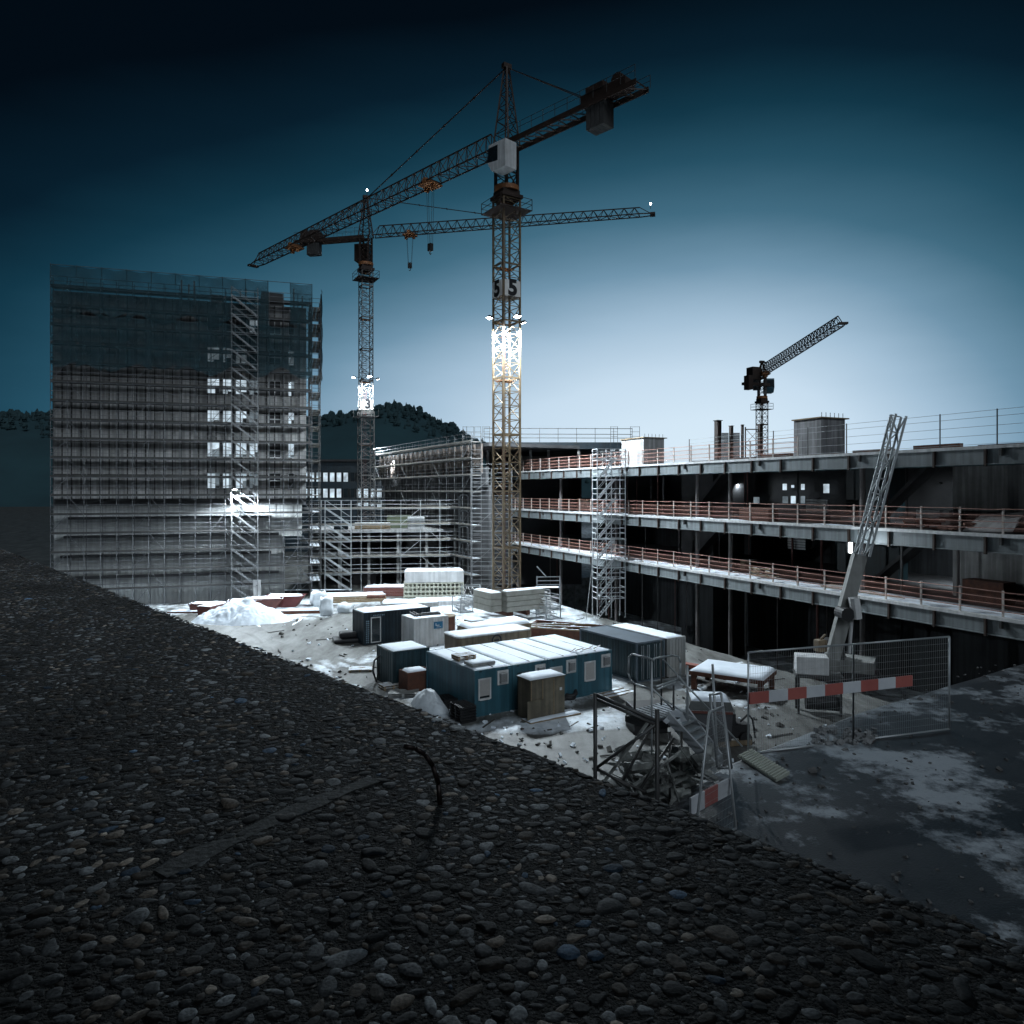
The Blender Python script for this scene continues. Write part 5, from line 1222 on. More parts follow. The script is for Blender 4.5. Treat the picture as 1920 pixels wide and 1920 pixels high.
for k, (a, b, l_) in enumerate(((.5, 1.2, 'dark roll of roofing lying on the white container roof'), (1.5, .6, 'second dark plank bundle lying on the white container roof'))):
    q = MB()
    for j in range(4): q.box(-.9, .9, -.3+j*.15, -.3+j*.15+.12, j % 2*.06, .12+j % 2*.06)
    put(q, 'plank_bundle', l_, 'plank bundle', Vector((-7.8, 58.3, 2.33)) + A*(a+.3) + B*(b+.3), AZ + (R(80) if k == 0 else R(-5)), black)
tn = thing('tan_container', 'long tan container with a dark ring emblem and pale roof, behind the offices', 'container', Vector((-3.7, 50.6, 0)), AZ)
L_, W_, h_ = 6.1, 2.3, 2.4
q = MB(); q.prism([(0, .25), (.25, 0), (L_-.25, 0), (L_, .25), (L_, W_-.25), (L_-.25, W_), (.25, W_), (0, W_-.25)], .05, h_-.12); q.build('body', tan, tn)
q = MB(); q.prism([(-.04, .2), (.2, -.04), (L_-.2, -.04), (L_+.04, .2), (L_+.04, W_-.2), (L_-.2, W_+.04), (.2, W_+.04), (-.04, W_-.2)], h_-.119, h_-.02); q.build('roof', white, tn); snow_cap(tn, .1, L_-.1, .05, W_-.05, h_-.02, .03, 9, cover=.5)
q = MB(); n = 24
for k in range(n):
    a0, a1 = 6.283*k/n, 6.283*(k+1)/n; q.add([(3.1+.42*math.cos(a0), -.012, 1.85+.42*math.sin(a0)), (3.1+.42*math.cos(a1), -.012, 1.85+.42*math.sin(a1)), (3.1+.3*math.cos(a1), -.012, 1.85+.3*math.sin(a1)), (3.1+.3*math.cos(a0), -.012, 1.85+.3*math.sin(a0))], [(0, 1, 2, 3)])
q.box(2.9, 3.3, -.013, -.001, 1.8, 1.92); q.build('emblem', MESHB, tn)
tk = thing('tool_crate', 'wide tan crate under deep snow behind the tan container', 'crate', Vector((-3.0, 55.6, 0)), AZ)
MB().box(0, 5.4, 0, 2.4, 0, 1.9).build('body', tan, tk); MB().box(-.04, 5.44, -.04, 2.44, 1.901, 1.96).build('lid', wood, tk); snow_cap(tk, 0, 5.4, 0, 2.4, 1.96, .28, 12)
o = put(MB().box(0, 1.5, 0, 1.1, 0, .3), 'snowy_board', 'flat snowy board lying on the left end of the wide tan crate', 'board', Vector((-3.2, 57.2, 2.0)), AZ, tan); snow_cap(o, 0, 1.5, 0, 1.1, .3, .1, 13)
rb_ = thing('rusty_tank', 'brown rusty water tank left of the wide tan crate', 'tank', Vector((-5.6, 62, 0)), AZ); q = MB(); n = 16
q.prism([(math.cos(6.283*i/n)*.8, math.sin(6.283*i/n)*.8) for i in range(n)], 0, 1.9); q.build('body', rust, rb_); MB().prism([(math.cos(6.283*i/n)*.84, math.sin(6.283*i/n)*.84) for i in range(n)], 1.901, 1.98).build('rim', tan, rb_)
bk = corr_container('large blackish teal container standing right of the offices', Vector((8.1, 47.6, 0)), 2.5, 6.0, 2.62, teal_dk, seed=14, snow=0, frame=mat('slate_blue_roof', (.12, .15, .18), .4, .1, (.07, .09, .11), 1))
corr_container('pale grey container half hidden behind the blackish teal one', Vector((10.35, 49.0, 0)), 1.75, 6.0, 2.6, grey_p, seed=15, snow=.1)
for t9, L9 in ((bk, 2.5),):
    door_leaf(t9, .14, 1.22, 0, .15, 2.45, teal_dk); door_leaf(t9, 1.26, 2.36, 0, .15, 2.45, teal_dk)
# trench with timber sheeting beside the crane base
tr_ = thing('trench_frame', 'rusty steel trench frame lying open between the crane base and the teal container', 'trench frame', Vector((.9, 62.5, 0)), R(-24))
q = MB(); q.box(0, 6.8, 0, .15, -.1, 1.0).box(0, 6.8, 3.0, 3.15, -.1, 1.0).box(0, .15, .16, 2.99, -.1, .95).box(6.65, 6.8, .16, 2.99, -.1, .95).build('side_panel', rust, tr_); MB().box(.16, 6.64, .16, 2.99, .02, .12).build('bottom', crane_dark, tr_)
for k in range(3): MB().bar((1.2+k*2.1, .1, .9), (1.9+k*2.1, 3.05, .9), .07, 6).build('strut', wood, tr_)
q = MB()
for k in range(3): q.bar((-2.2+.3*k, -1.2+k*.4, 1.1), (6.2, -1.8+k*1.3, 1.05+.05*k), .07)
put(q, 'loose_poles', 'pale wooden poles lying across the rusty trench frame', 'poles', Vector((.9, 63, 0)), R(-14), wood)
# white honeycomb formwork stack
hs = Vector((-11.9, 80.5, 0))
for k in range(5):
    q = MB(); z0_ = 0; Lx, Wy = 6.6, 2.6; nx = 14
    q.box(0, Lx, 0, Wy, .36, .44)
    q.box(0, Lx, 0, .06, 0, .08).box(0, Lx, Wy-.06, Wy, 0, .08)
    for i in range(nx+1): q.box(i*(Lx-.12)/nx, i*(Lx-.12)/nx+.14, 0, .12, .081, .359); 
    for i in range(5): q.box(0, .12, .13+i*(Wy-.3)/4, .13+i*(Wy-.3)/4+.12, .081, .359)
    q.box(.13, Lx-.01, .9, .95, .081, .359)
    put(q, 'formwork_panel', ['lowest', 'second', 'middle', 'fourth', 'topmost'][k] + ' white ribbed formwork panel in the tall stack left of the crane ballast', 'formwork panel', hs + Vector((0, 0, k*.47)), R(6), mat('yellowish_white_form', (.6, .6, .5), .6, 0, (.4, .4, .33), 1) if k == 0 else bpy.data.materials['yellowish_white_form'], 'formwork panels in one tall stack')
o = put(MB().box(0, 6.5, .1, 2.5, 0, 1.25), 'wrapped_bundle', 'big white wrapped bundle lying on top of the ribbed formwork stack', 'bundle', hs + Vector((.1, 0, 5*.47)), R(6), white, bevel=.05); snow_cap(o, 0, 6.4, .1, 2.5, 1.25, .15, 17)
# stillage with white tubes beside the ballast
def cage(label, c, rz, sx, sy, sz, seed, fill=True, m=galv):
    t = thing('tube_stillage', label, 'stillage', c, rz)
    for x in (0, sx):
        for y in (0, sy): MB().bar((x, y, 0), (x, y, sz), .05).build('leg', m, t)
    q = MB()
    for z in (.12, sz*.5, sz-.05): q.path([Vector((0, 0, z)), Vector((sx, 0, z)), Vector((sx, sy, z)), Vector((0, sy, z))], .035, 4, True)
    q.build('frame', m, t)
    if fill:
        rg = random.Random(seed); q = MB()
        for k in range(34): a = rg.uniform(.05, sx-.05); z = rg.uniform(.18, sz-.2); q.bar((a, .03-.2*rg.random(), z), (a+rg.uniform(-.1, .1), sy+.2*rg.random(), z+rg.uniform(-.05, .05)), .035, 5)
        q.build('tube', white, t)
    return t
cage('snowy steel stillage full of tubes just right of the ballast stack', Vector((3.3, 70.6, 0)), AZ, 1.7, 1.7, 2.4, 5)
cage('second tube stillage behind and left of the stillage by the ballast', Vector((2.6, 73.5, 0)), AZ, 1.5, 1.5, 2.5, 6)
cage('small tube stillage standing between the formwork stack and the crane', Vector((-5.2, 74.5, 0)), AZ, 1.4, 1.8, 1.6, 7)
cage('white stillage of clutter at the right end of the formwork stack', Vector((-5.4, 79, 0)), R(5), 2.0, 1.4, 2.2, 8)
rr_ = thing('access_ramp', 'small steel landing with handrails attached beside the crane foot', 'landing', Vector((2.6, 76.5, 0)), R(5)); MB().box(0, 2.4, 0, 1.2, 2.3, 2.36).build('platform', deckm, rr_)
for x in (0, 2.4): MB().bar((x, 0, 0), (x, 0, 3.6), .05).build('post', galv, rr_)
q = MB()
for z in (2.7, 3.1, 3.5): q.bar((0, 0, z), (2.4, 0, z), .04)
q.bar((0, 0, 4.6), (1.0, 0, 3.5), .06); q.build('rail', galv, rr_)

# ------------------------------------------------------------------ red bins, bags and timber along the foot of the tower
def skip_bin(label, c, rz, s=1.0, m=redp, snow=True, name='skip'):
    t = thing(name, label, 'skip', c, rz); W2, Lx, hh = .85*s, 1.5*s, 1.05*s
    pl = [(-Lx, 0), (Lx*.7, 0), (Lx*1.25, hh), (-Lx*1.15, hh)]
    q = MB(); q.prism([(-Lx, 0), (Lx*.7, 0), (Lx*.7, .08), (-Lx, .08)], -W2, W2, 'y')
    for y in (-W2, W2-.06): q.prism(pl, y, y+.06, 'y')
    q.prism([(Lx*.7, 0), (Lx*.78, 0), (Lx*1.25, hh), (Lx*1.17, hh)], -W2+.061, W2-.061, 'y'); q.prism([(-Lx, 0), (-Lx+.08, 0), (-Lx*1.15+.08, hh), (-Lx*1.15, hh)], -W2+.061, W2-.061, 'y'); q.build('body', m, t)
    r_ = MB(); r_.box(-Lx*1.2, Lx*1.3, -W2-.04, -W2-.001, hh-.1, hh); r_.box(-Lx*1.2, Lx*1.3, W2+.001, W2+.04, hh-.1, hh); r_.build('rim', m, t)
    if snow: snow_cap(t, -Lx*1.05, Lx*1.1, -W2+.07, W2-.07, hh-.2, .3, int(abs(c.x)*7))
    return t
skl = ['red skip at the far left, just above the parapet edge', 'red skip behind the left end of the snow heap', 'red skip directly behind the peak of the snow heap', 'red skip with a sloped lid right of the snow heap', 'dark red skip under a thick snow roof, right of the others']
for k, (px, py, a, s) in enumerate(((385, 1146, 10, .85), (400, 1150, 75, .9), (458, 1142, 15, .95), (497, 1140, 8, 1.05), (533, 1137, 5, 1.15))):
    skip_bin(skl[k], G(px, py), R(a), s, m=redp if k < 4 else mat('wine_red_paint', (.16, .035, .035), .6, 0, (.08, .02, .02), 1))
def long_beams(label, px, py, L_, rz, n, m, name='timber_stack', w_=.14, h_=.16, snow=.12, cat='timber stack', lay=1):
    q = MB()
    for j in range(lay):
        for i in range(n): q.box(-L_/2+rnd.uniform(-.1, .1), L_/2+rnd.uniform(-.1, .1), i*(w_+.03), i*(w_+.03)+w_, j*(h_+.02), j*(h_+.02)+h_)
    o = put(q, name, label, cat, G(px, py), R(rz), m)
    if snow: snow_cap(o, -L_/2+.1, L_/2-.1, 0, n*(w_+.03), lay*(h_+.02)-.02, snow, px % 50)
    return o
long_beams('long rusty beams under snow in front of the red skips', 545, 1152, 6.5, 7, 5, rust, lay=2)
long_beams('dark beams lying along the foot of the concrete tower on the left', 352, 1150, 4, 2, 4, rust)
long_beams('long pile of boards under thick snow in front of the low shell', 655, 1130, 8, 12, 9, wood, lay=4, snow=.3)
long_beams('red boards with a snow top, right of the long snowy pile', 722, 1118, 5.0, 4, 7, redp, lay=6, snow=.25)
long_beams('snow-covered boards lying between the formwork stack and the navy container', 842, 1136, 7.5, 14, 10, white, lay=3, snow=.3)
long_beams('dark boards on the ground at the foot of the low shell scaffold', 590, 1112, 9, 3, 5, black, lay=2, snow=.06)
long_beams('broad flat snowy stack behind the navy container', 770, 1140, 6.0, 14, 12, grey_p, lay=3, snow=.25)
o = put(MB().box(-1, 1, -.6, .6, 0, .25), 'wooden_tray', 'dark wooden tray lying on snow just behind the navy container', 'tray', G(705, 1136) + Vector((0, 0, .9)), R(10), rust)
def bag(label, px, py, s, rz, sd, dz=0):
    import bmesh
    bm = bmesh.new(); bmesh.ops.create_cube(bm, size=1); bmesh.ops.subdivide_edges(bm, edges=bm.edges, cuts=6, use_grid_fill=True)
    rs = random.Random(sd)
    for v in bm.verts:
        x, y, z = v.co; r_ = 1 + .16*(1 - (2*z)**2) - .12*(abs(x*y)*4)
        v.co = Vector((x*s[0]*r_ + .05*math.sin(9*z+sd+x*5), y*s[1]*r_ + .05*math.sin(8*z+sd*2+y*4), (z+.5)*s[2]*(1 - .1*math.sin(x*5+sd)*math.cos(y*6)) + .03*math.sin(x*12+y*9)))
    me = bpy.data.meshes.new('big_bag'); bm.to_mesh(me); bm.free(); me.materials.append(bagm); me.polygons.foreach_set('use_smooth', [True]*len(me.polygons))
    o = bpy.data.objects.new('big_bag', me); COL.objects.link(o); o.location = G(px, py) + Vector((0, 0, dz)); o.rotation_euler = (0, 0, R(rz)); return tag(o, label, 'bulk bag', 'bulk bags')
bag('tall white bulk bag at the right end of the rusty beams', 612, 1154, (1.2, 1.1, 1.75), 10, 1)
bag('rounded snowy bulk bag behind the tall white one', 597, 1136, (1.5, 1.2, 1.5), 30, 2)
bag('low white bulk bag right of the tall one', 648, 1148, (1.3, 1.2, .9), -10, 3)

# ------------------------------------------------------------------ things round the offices
cv = snow_heap('tarp_heap', '', G(800, 1330) + Vector((.1, .4, 0)), 1.7, .75, 1.0, 31, bagm, R(-52), n=70, peak=.35); tag(cv, 'crumpled white tarpaulin heap left of the teal offices', 'tarpaulin')
def stack(label, c, rz, n, sx, sy, h, m, cat='pallet stack', name='pallet_stack', tilt=.06):
    q = MB()
    for i in range(n):
        a = rnd.uniform(-tilt, tilt); z = i*h
        for k in range(5): q.obox((rnd.uniform(-.02, .02), -sy/2+(k+.5)*sy/5, z+h*.85), sx, sy/5*.75, h*.2, a)
        for k in (-1, 0, 1): q.obox((k*sx*.42, 0, z+h*.4), sx*.09, sy*.96, h*.7, a)
    return put(q, name, label, cat, c, rz, m)
stack('tall stack of black plastic pallets against the left office wall', G(868, 1350), AZ+R(90), 6, 1.3, 1.0, .15, black)
stack('lower stack of black pallets behind the tall one', G(842, 1325), AZ+R(80), 4, 1.2, .9, .15, black)
for k, (px, py, l_) in enumerate(((1065, 1311, 'black tyre pile between the shed and the third office window'), (1103, 1300, 'black tyres under the window of the rightmost office'), (1122, 1294, 'black tyres near the right corner of the offices'))):
    t = thing('tyre_pile', l_, 'tyres', G(px, py), 0, 'tyre piles along the office front')
    for j in range(3):
        q = MB(); n, m2 = 16, 6; vs = []; R0, R1 = .36, .14
        for a in range(n):
            for b in range(m2): th, ph = 6.283*a/n, 6.283*b/m2; vs.append(((R0+R1*math.cos(ph))*math.cos(th), (R0+R1*math.cos(ph))*math.sin(th), .14+R1*math.sin(ph)))
        q.add(vs, [(a*m2+b, ((a+1) % n)*m2+b, ((a+1) % n)*m2+(b+1) % m2, a*m2+(b+1) % m2) for a in range(n) for b in range(m2)])
        w_ = q.build('tyre', black, t, True); w_.location = ((j-1)*.42 if j < 2 else .1, .1*j, .0 if j < 2 else .28); w_.rotation_euler = (.5*(j == 2), .1, 0)
o = put(MB().box(0, 3.4, 0, .9, 0, .12), 'wooden_step', 'snowy wooden step in front of the plywood shed', 'step', G(995, 1360), AZ, wood); snow_cap(o, 0, 3.4, .05, .5, .12, .08, 44)
q = MB()
for k in range(3): q.box(0, 2.8, k*.5, k*.5+.3, 0, .06)
put(q, 'ground_boards', 'dark boards on the ground right of the rightmost office', 'boards', G(1130, 1312), AZ+R(4), wood)
stack('flat snowy pallet left of the low teal container', G(676, 1257), R(10), 1, 1.6, 1.1, .18, wood)
stack('dark pallet among clutter below the low teal container', G(733, 1290), AZ, 2, 1.4, 1.0, .15, wood)
stack('grey plank pallet near the parapet edge, left of the tarpaulin', G(757, 1304), R(4), 2, 1.8, 1.1, .13, grey_p, tilt=.03)
ar = MB(); ar.path([Vector((.0, 0, 0)), Vector((-.25, 0, .7)), Vector((-.15, 0, 1.4)), Vector((.3, 0, 1.7))], .06, 8); ar.path([Vector((.4, 0, 0)), Vector((.1, 0, .6)), Vector((.2, 0, 1.2))], .05, 8)
put(ar, 'bent_hose', 'thick black bent hose leaning beside the low teal container', 'hose', G(706, 1278), AZ, black)
q = MB(); q.path([Vector((-1.2, 0, .03)), Vector((-.5, .3, .03)), Vector((0, -.1, .03)), Vector((.9, .2, .03)), Vector((1.3, 0, .03))], .05, 6); put(q, 'drain_pipe', 'short dark pipe lying behind the flat snowy pallet', 'pipe', G(700, 1252), 0, black)
q = MB().box(-1.4, 1.4, -.9, .9, 0, .35).box(-.9, .5, -.5, .6, .351, .8); put(q, 'covered_pump', 'low black covered machine left of the navy container', 'machine', G(657, 1202), R(20), black, bevel=.12)

# ------------------------------------------------------------------ right side of the yard
rc = thing('flat_rack', 'long flat rust-red platform under snow right of the grey container', 'platform', G(1290, 1300) + Vector((.3, 1, 0)), R(-33))
q = MB(); q.box(0, 4.6, 0, 3.2, .9, 1.15); 
q.build('bed', rust, rc); snow_cap(rc, .02, 4.58, .02, 3.18, 1.15, .2, 51)
for x in (.1, 4.2):
    for y in (.1, 2.8): MB().box(x, x+.3, y, y+.3, 0, .899).build('leg', rust, rc)
pp = thing('pipe_bundle', 'bundle of red pipes lying in the snow behind the rust-red platform', 'pipes', G(1338, 1272) + Vector((0, 1.5, .1)), R(-38))
for k in range(7): MB().bar((-2.0, (k % 4)*.17, .1+(k//4)*.15), (2.0+.15*(k % 3), (k % 4)*.17+.05, .1+(k//4)*.15), .075, 8).build('pipe', mat('red_oxide_pipe', (.42, .13, .09), .6) if k == 0 else bpy.data.materials['red_oxide_pipe'], pp)
for k, (px, py, L_, a, l_) in enumerate(((1350, 1258, 2.2, 22, 'short dark beam in the snow beyond the red pipes'), (1375, 1247, 1.8, 26, 'second dark beam further right beyond the red pipes'), (1365, 1272, 1.2, 50, 'small stick lying at the end of the red pipes'))):
    put(MB().box(-L_/2, L_/2, -.08, .08, 0, .12), 'beam', l_, 'beam', G(px, py), R(a), wood)
bx = thing('container_bin', 'dark grey closed steel bin with a snowy lid under the stair scaffold', 'bin', G(1300, 1405) + Vector((0, .5, 0)), R(-8)); q = MB(); q.prism([(0, 0), (1.9, 0), (2.0, 1.75), (-.1, 1.75)], 0, 1.5, 'y'); q.build('body', mat('anthracite_paint', (.08, .08, .09), .5, 0, (.05, .05, .05), 1), bx)
MB().prism([(-.15, 1.751), (2.05, 1.751), (1.9, 2.2), (0, 2.2)], -.05, 1.55, 'y').build('lid', mat('grey_lid', (.16, .17, .17), .5), bx); snow_cap(bx, .05, 1.85, 0, 1.5, 2.2, .16, 52); MB().box(-.1, 2.0, -.07, -.051, 1.62, 1.75).build('trim', redp, bx)
mc = thing('compressor', 'black engine compressor with hoses standing right of the grey steel bin', 'compressor', G(1372, 1400) + Vector((0, .6, 0)), R(12)); q = MB(); q.box(-.9, .9, -.5, .5, .35, 1.0).box(-.5, .2, -.4, .4, 1.001, 1.5); o_ = q.build('body', black, mc)
for x in (-.6, .6):
    q = MB(); n = 14; q.prism([(x+.33*math.cos(6.283*i/n), .34+.33*math.sin(6.283*i/n)) for i in range(n)], -.68, -.5, 'y'); q.build('wheel', black, mc)
q = MB().path([Vector((.5, -.3, 1.1)), Vector((.8, -.5, 1.5)), Vector((1.1, -.4, 1.2)), Vector((1.2, -.5, .3))], .05, 6); q.build('hose', black, mc); MB().box(-.9, .9, -.7, -.55, .05, .3).build('wooden_sleeper', tan, mc)
n = 12; MB().prism([(.1+.22*math.cos(6.283*i/n), -.1+.22*math.sin(6.283*i/n)) for i in range(n)], 1.501, 1.7).build('air_filter', grey_p, mc)
# drilling rig with a raised boom at the right edge
dr_ = thing('drilling_rig', 'tracked drilling rig with a raised grey boom at the right edge', 'drilling rig', G(1590, 1275), R(150))
for y in (-1.3, .7):
    q = MB(); q.prism([(-1.9, .3), (-1.6, 0), (1.6, 0), (1.9, .3), (1.7, .75), (-1.7, .75)], y, y+.55, 'y'); q.build('track', black, dr_)
MB().box(-1.6, 1.5, -1.1, 1.1, .751, 1.5).build('chassis', grey_p, dr_); q = MB().prism([(.1, 1.501), (1.5, 1.501), (1.4, 2.7), (.5, 2.7)], .0, 1.05, 'y'); co_ = q.build('cab', galv_dark, dr_); MB().prism([(.5, 1.9), (1.42, 1.9), (1.36, 2.6), (.65, 2.6)], -.012, 1.062, 'y').build('cab_window', glass, co_)
bb = MB(); b0 = Vector((.6, -.2, 1.2)); b1 = b0 + (Matrix.Rotation(-R(150), 3, 'Z') @ Vector((1.9, -.3, 9.2)))
inv_ = Matrix.Rotation(-R(150), 3, 'Z'); base_w = G(1590, 1275); q0 = inv_ @ (P(1560, 1235, 42.5) - base_w); q1 = inv_ @ (P(1612, 1040, 42.2) - base_w)
d_ = (q1-q0).normalized(); bb.bar(q0, q1, .42, 4); bb.build('lower_boom', grey_p, dr_)
q2 = inv_ @ (P(1680, 780, 41.8) - base_w); u_ = MB(); truss(u_, q1, q2, .6, .55, 9, .07, False, up=inv_ @ Vector((0, -1, 0))); u_.build('upper_boom', galv, dr_)
q = MB(); jn = inv_ @ (P(1583, 1150, 42.0) - base_w); jx = inv_ @ Vector((1, 0, 0)); q.bar(jn + inv_ @ Vector((0, -.5, 0)), jn + inv_ @ Vector((0, .5, 0)), .38, 16); q.build('joint', black, dr_)
q = MB().bar(inv_ @ (P(1592, 1225, 42) - base_w), inv_ @ (P(1600, 1120, 42) - base_w), .1, 8).bar(inv_ @ (P(1601, 1120, 41.7) - base_w), inv_ @ (P(1606, 1160, 41.7) - base_w), .3, 8); q.build('ram', white, dr_)
w_ = put(MB().box(-.85, .85, -.6, .6, 0, 1.0), 'water_tank', 'white cubic tank standing left of the drilling rig boom', 'tank', P(1521, 1258, 41.5) + Vector((0, 0, -.1)), R(-14), white, bevel=.05)
sb = thing('tank_stand', 'dark steel skid with a round drum carrying the white cubic tank', 'skid', Vector((w_.location.x, w_.location.y, 0)), R(-14)); zt_ = w_.location.z - .01
MB().box(-.9, 1.6, -.7, .7, zt_-.16, zt_).build('frame', galv_dark, sb)
for x in (-.8, 1.4): MB().box(x, x+.12, -.6, -.48, 0, zt_-.161).build('leg', galv_dark, sb); MB().box(x, x+.12, .48, .6, 0, zt_-.161).build('leg', galv_dark, sb)
MB().bar((-.3, 0, .6), (1.5, 0, .6), .45, 16).build('drum', black, sb)
fg = put(MB().obox((0, 0, .35), .6, .5, .7, .3).bar((0, 0, .7), (.3, 0, 1.0), .08), 'hose_reel', 'brownish wrapped hose reel on the rig behind the white cubic tank', 'hose reel', w_.location + Vector((.9, .9, 1.0)), 0, tan, bevel=.1)

# ------------------------------------------------------------------ foreground stair scaffold, mesh fence, barrier boards
fs = thing('stair_scaffold', 'dark tube scaffold with a railed landing and stairs above the parapet edge', 'stair scaffold', (0, 0, 0))
def pole(a, b, r=.033, name='standard', m=galv_dark, n=8, par=None):
    return MB().bar(a, b, r, n).build(name, m, par or fs, True)
D1, D2 = 12.4, 13.0
pole(P(1116, 1300, D1), P(1116, 1620, D1), .036); pole(P(1232, 1330, D2-.9), P(1232, 1700, D2-.9), .04)
pole(P(1118, 1303, D1), P(1232, 1352, D2-.9), .032, 'ledger'); pole(P(1119, 1311, D1), P(1232, 1360, D2-.9), .026, 'ledger'); pole(P(1118, 1440, D1), P(1180, 1475, D2-.9), .026, 'ledger')
pole(P(1232, 1356, D2-.9), P(1118, 1440, D1), .028, 'brace'); pole(P(1222, 1362, D2-.5), P(1165, 1470, D1), .024, 'brace'); pole(P(1262, 1385, D2), P(1200, 1480, D1), .026, 'brace')
pole(P(1119, 1443, D1), P(1210, 1485, D2-.9), .02, 'brace')
for px in (1256, 1278): pole(P(px, 1372, 13.2), P(px, 1620, 13.2), .024)
zl = 8.12
L0 = [G(1176, 1333, zl), G(1225, 1350, zl), G(1292, 1331, zl), G(1243, 1316, zl)]
u1 = (L0[1]-L0[0]); u2 = (L0[3]-L0[0]); q = MB(); n = 9
for k in range(n):
    a = L0[0] + u2*(k/n); b = L0[0] + u2*((k+.72)/n); q.add([a, a+u1, b+u1, b] + [v - Vector((0, 0, .06)) for v in (a, a+u1, b+u1, b)], [(0, 1, 2, 3), (4, 7, 6, 5), (0, 4, 5, 1), (1, 5, 6, 2), (2, 6, 7, 3), (3, 7, 4, 0)])
q.build('landing', mat('frosty_grating', (.24, .26, .28), .6, .2, (.12, .13, .14), 6, snow=.5), fs)
q = MB(); 
for a, b in ((L0[0], L0[1]), (L0[1], L0[2])): q.bar(a - Vector((0, 0, .14)), b - Vector((0, 0, .14)), .07)
q.build('landing_beam', black, fs)
put(MB().box(-.9, .9, -.7, .7, 0, 1.35), 'black_box', 'black box standing below the railed landing', 'box', G(1212, 1368), R(10), black, bevel=.03)
def hoop(pts, name='guard_rail', r=.019): return MB().path(pts, r, 8).build(name, galv, fs, True)
D3 = 14.3
hoop([P(1222, 1445, 13.3), P(1222, 1240, 13.3), P(1228, 1234, 13.3), P(1262, 1229, 13.7), P(1272, 1231, 13.8), P(1276, 1242, 13.9), P(1275, 1268, 13.9), P(1270, 1275, 13.9), P(1230, 1287, 13.3)])
hoop([P(1222, 1236, 13.3), P(1186, 1226, 14.0), P(1179, 1232, 14.1), P(1178, 1262, 14.1), P(1182, 1275, 14.1), P(1190, 1282, 14), P(1224, 1293, 13.3)])
hoop([P(1232, 1292, 13.4), P(1262, 1282, 13.8), P(1276, 1270, 14)])
pole(P(1190, 1280, 14.0), P(1190, 1336, 14.0), .022, 'rail_post'); pole(P(1240, 1200, 14.6), P(1240, 1322, 14.6), .018, 'rail_post'); pole(P(1263, 1285, 14.0), P(1263, 1336, 14), .02, 'rail_post')
for a, b in ((P(1243, 1236, 14.6), P(1392, 1400, 14.2)), (P(1270, 1268, 13.8), P(1330, 1330, 13.7)), (P(1222, 1290, 13.3), P(1262, 1330, 13.4))): pole(a, b, .017, 'handrail', galv)
# upper stair with solid stringers
s_a, s_b = P(1252, 1345, 13.5), P(1340, 1440, 12.9); s_c, s_d = P(1285, 1333, 14.3), P(1352, 1425, 13.7)
q = MB(); up = Vector((0, 0, .11))
for a, b in ((s_a, s_b), (s_c, s_d)):
    q.add([a-up, b-up, b+up, a+up] + [v + Vector((.03, .01, 0)) for v in (a-up, b-up, b+up, a+up)], [(0, 1, 2, 3), (7, 6, 5, 4), (3, 2, 6, 7), (0, 4, 5, 1)])
q.build('stringer', mat('bright_galvanised', (.6, .63, .66), .5, .3, (.4, .42, .45), 3), fs)
for k in range(1, 7):
    f = k/7; a = s_a.lerp(s_b, f); b = s_c.lerp(s_d, f); dd = (s_b-s_a); dd.z = 0; dd = dd.normalized()*.12; MB().add([a-dd, b-dd, b+dd, a+dd] + [v-Vector((0, 0, .04)) for v in (a-dd, b-dd, b+dd, a+dd)], [(0, 1, 2, 3), (4, 7, 6, 5), (0, 4, 5, 1), (1, 5, 6, 2), (2, 6, 7, 3), (3, 7, 4, 0)]).build('tread', galv, fs)
q = MB(); q.add([P(1243, 1352, 13.4), P(1262, 1332, 13.9), P(1284, 1330, 14.2), P(1292, 1352, 13.9), P(1280, 1362, 13.6), P(1275, 1345, 13.7), P(1262, 1345, 13.6), P(1250, 1358, 13.35)], [(0, 1, 6, 7), (1, 2, 5, 6), (2, 3, 4, 5)]); q.build('corner_plate', bpy.data.materials['bright_galvanised'], fs)
pole(P(1289, 1248, 13.9), P(1289, 1370, 13.9), .022, 'standard', galv); pole(P(1336, 1245, 14.0), P(1345, 1420, 13.6), .024, 'standard', galv)
pole(P(1246, 1312, 14), P(1331, 1366, 14), .016, 'handrail', galv)

def wire_panel(label, p, qv, r_, s_, nx, ny, name='mesh_fence', rp=.02, rw=.0022, group=None, posts=True):
    """rectangular wire-mesh panel given four corners: bottom-left, bottom-right, top-right, top-left"""
    t = thing(name, label, 'fence', tuple(p), 0, group); o = Vector(p); p, qv, r_, s_ = [Vector(v)-o for v in (p, qv, r_, s_)]
    for a, b, nm in ((p, s_, 'post'), (qv, r_, 'post'), (s_, r_, 'rail'), (p, qv, 'rail')): MB().bar(a, b, rp, 8).build(nm, galv, t, True)
    w_ = MB()
    for i in range(1, nx): w_.bar(p.lerp(qv, i/nx), s_.lerp(r_, i/nx), rw, 3)
    for i in range(1, ny): w_.bar(p.lerp(s_, i/ny), qv.lerp(r_, i/ny), rw*1.1, 3)
    w_.build('wire_mesh', galv, t)
    return t
g1 = G(1403, 1413, 7.3); g2 = Vector((7.07, 15.2, 7.32))
wire_panel('wire-mesh fence panel behind the red-white barrier board on the right', g1, g2, g2 + Vector((0, 0, 2.0)), g1 + Vector((0, 0, 2.0)), 46, 14, group='site fence panels')
g3 = g2 + (g2-g1)
wire_panel('wire-mesh fence panel continuing the fence beyond the right picture edge', g2, g3, g3 + Vector((0, 0, 2.0)), g2 + Vector((0, 0, 2.0)), 46, 14, group='site fence panels')
MB().bar(g1 + Vector((-.03, -.05, 0)), g1 + Vector((-.03, -.05, 2.02)), .03, 8)
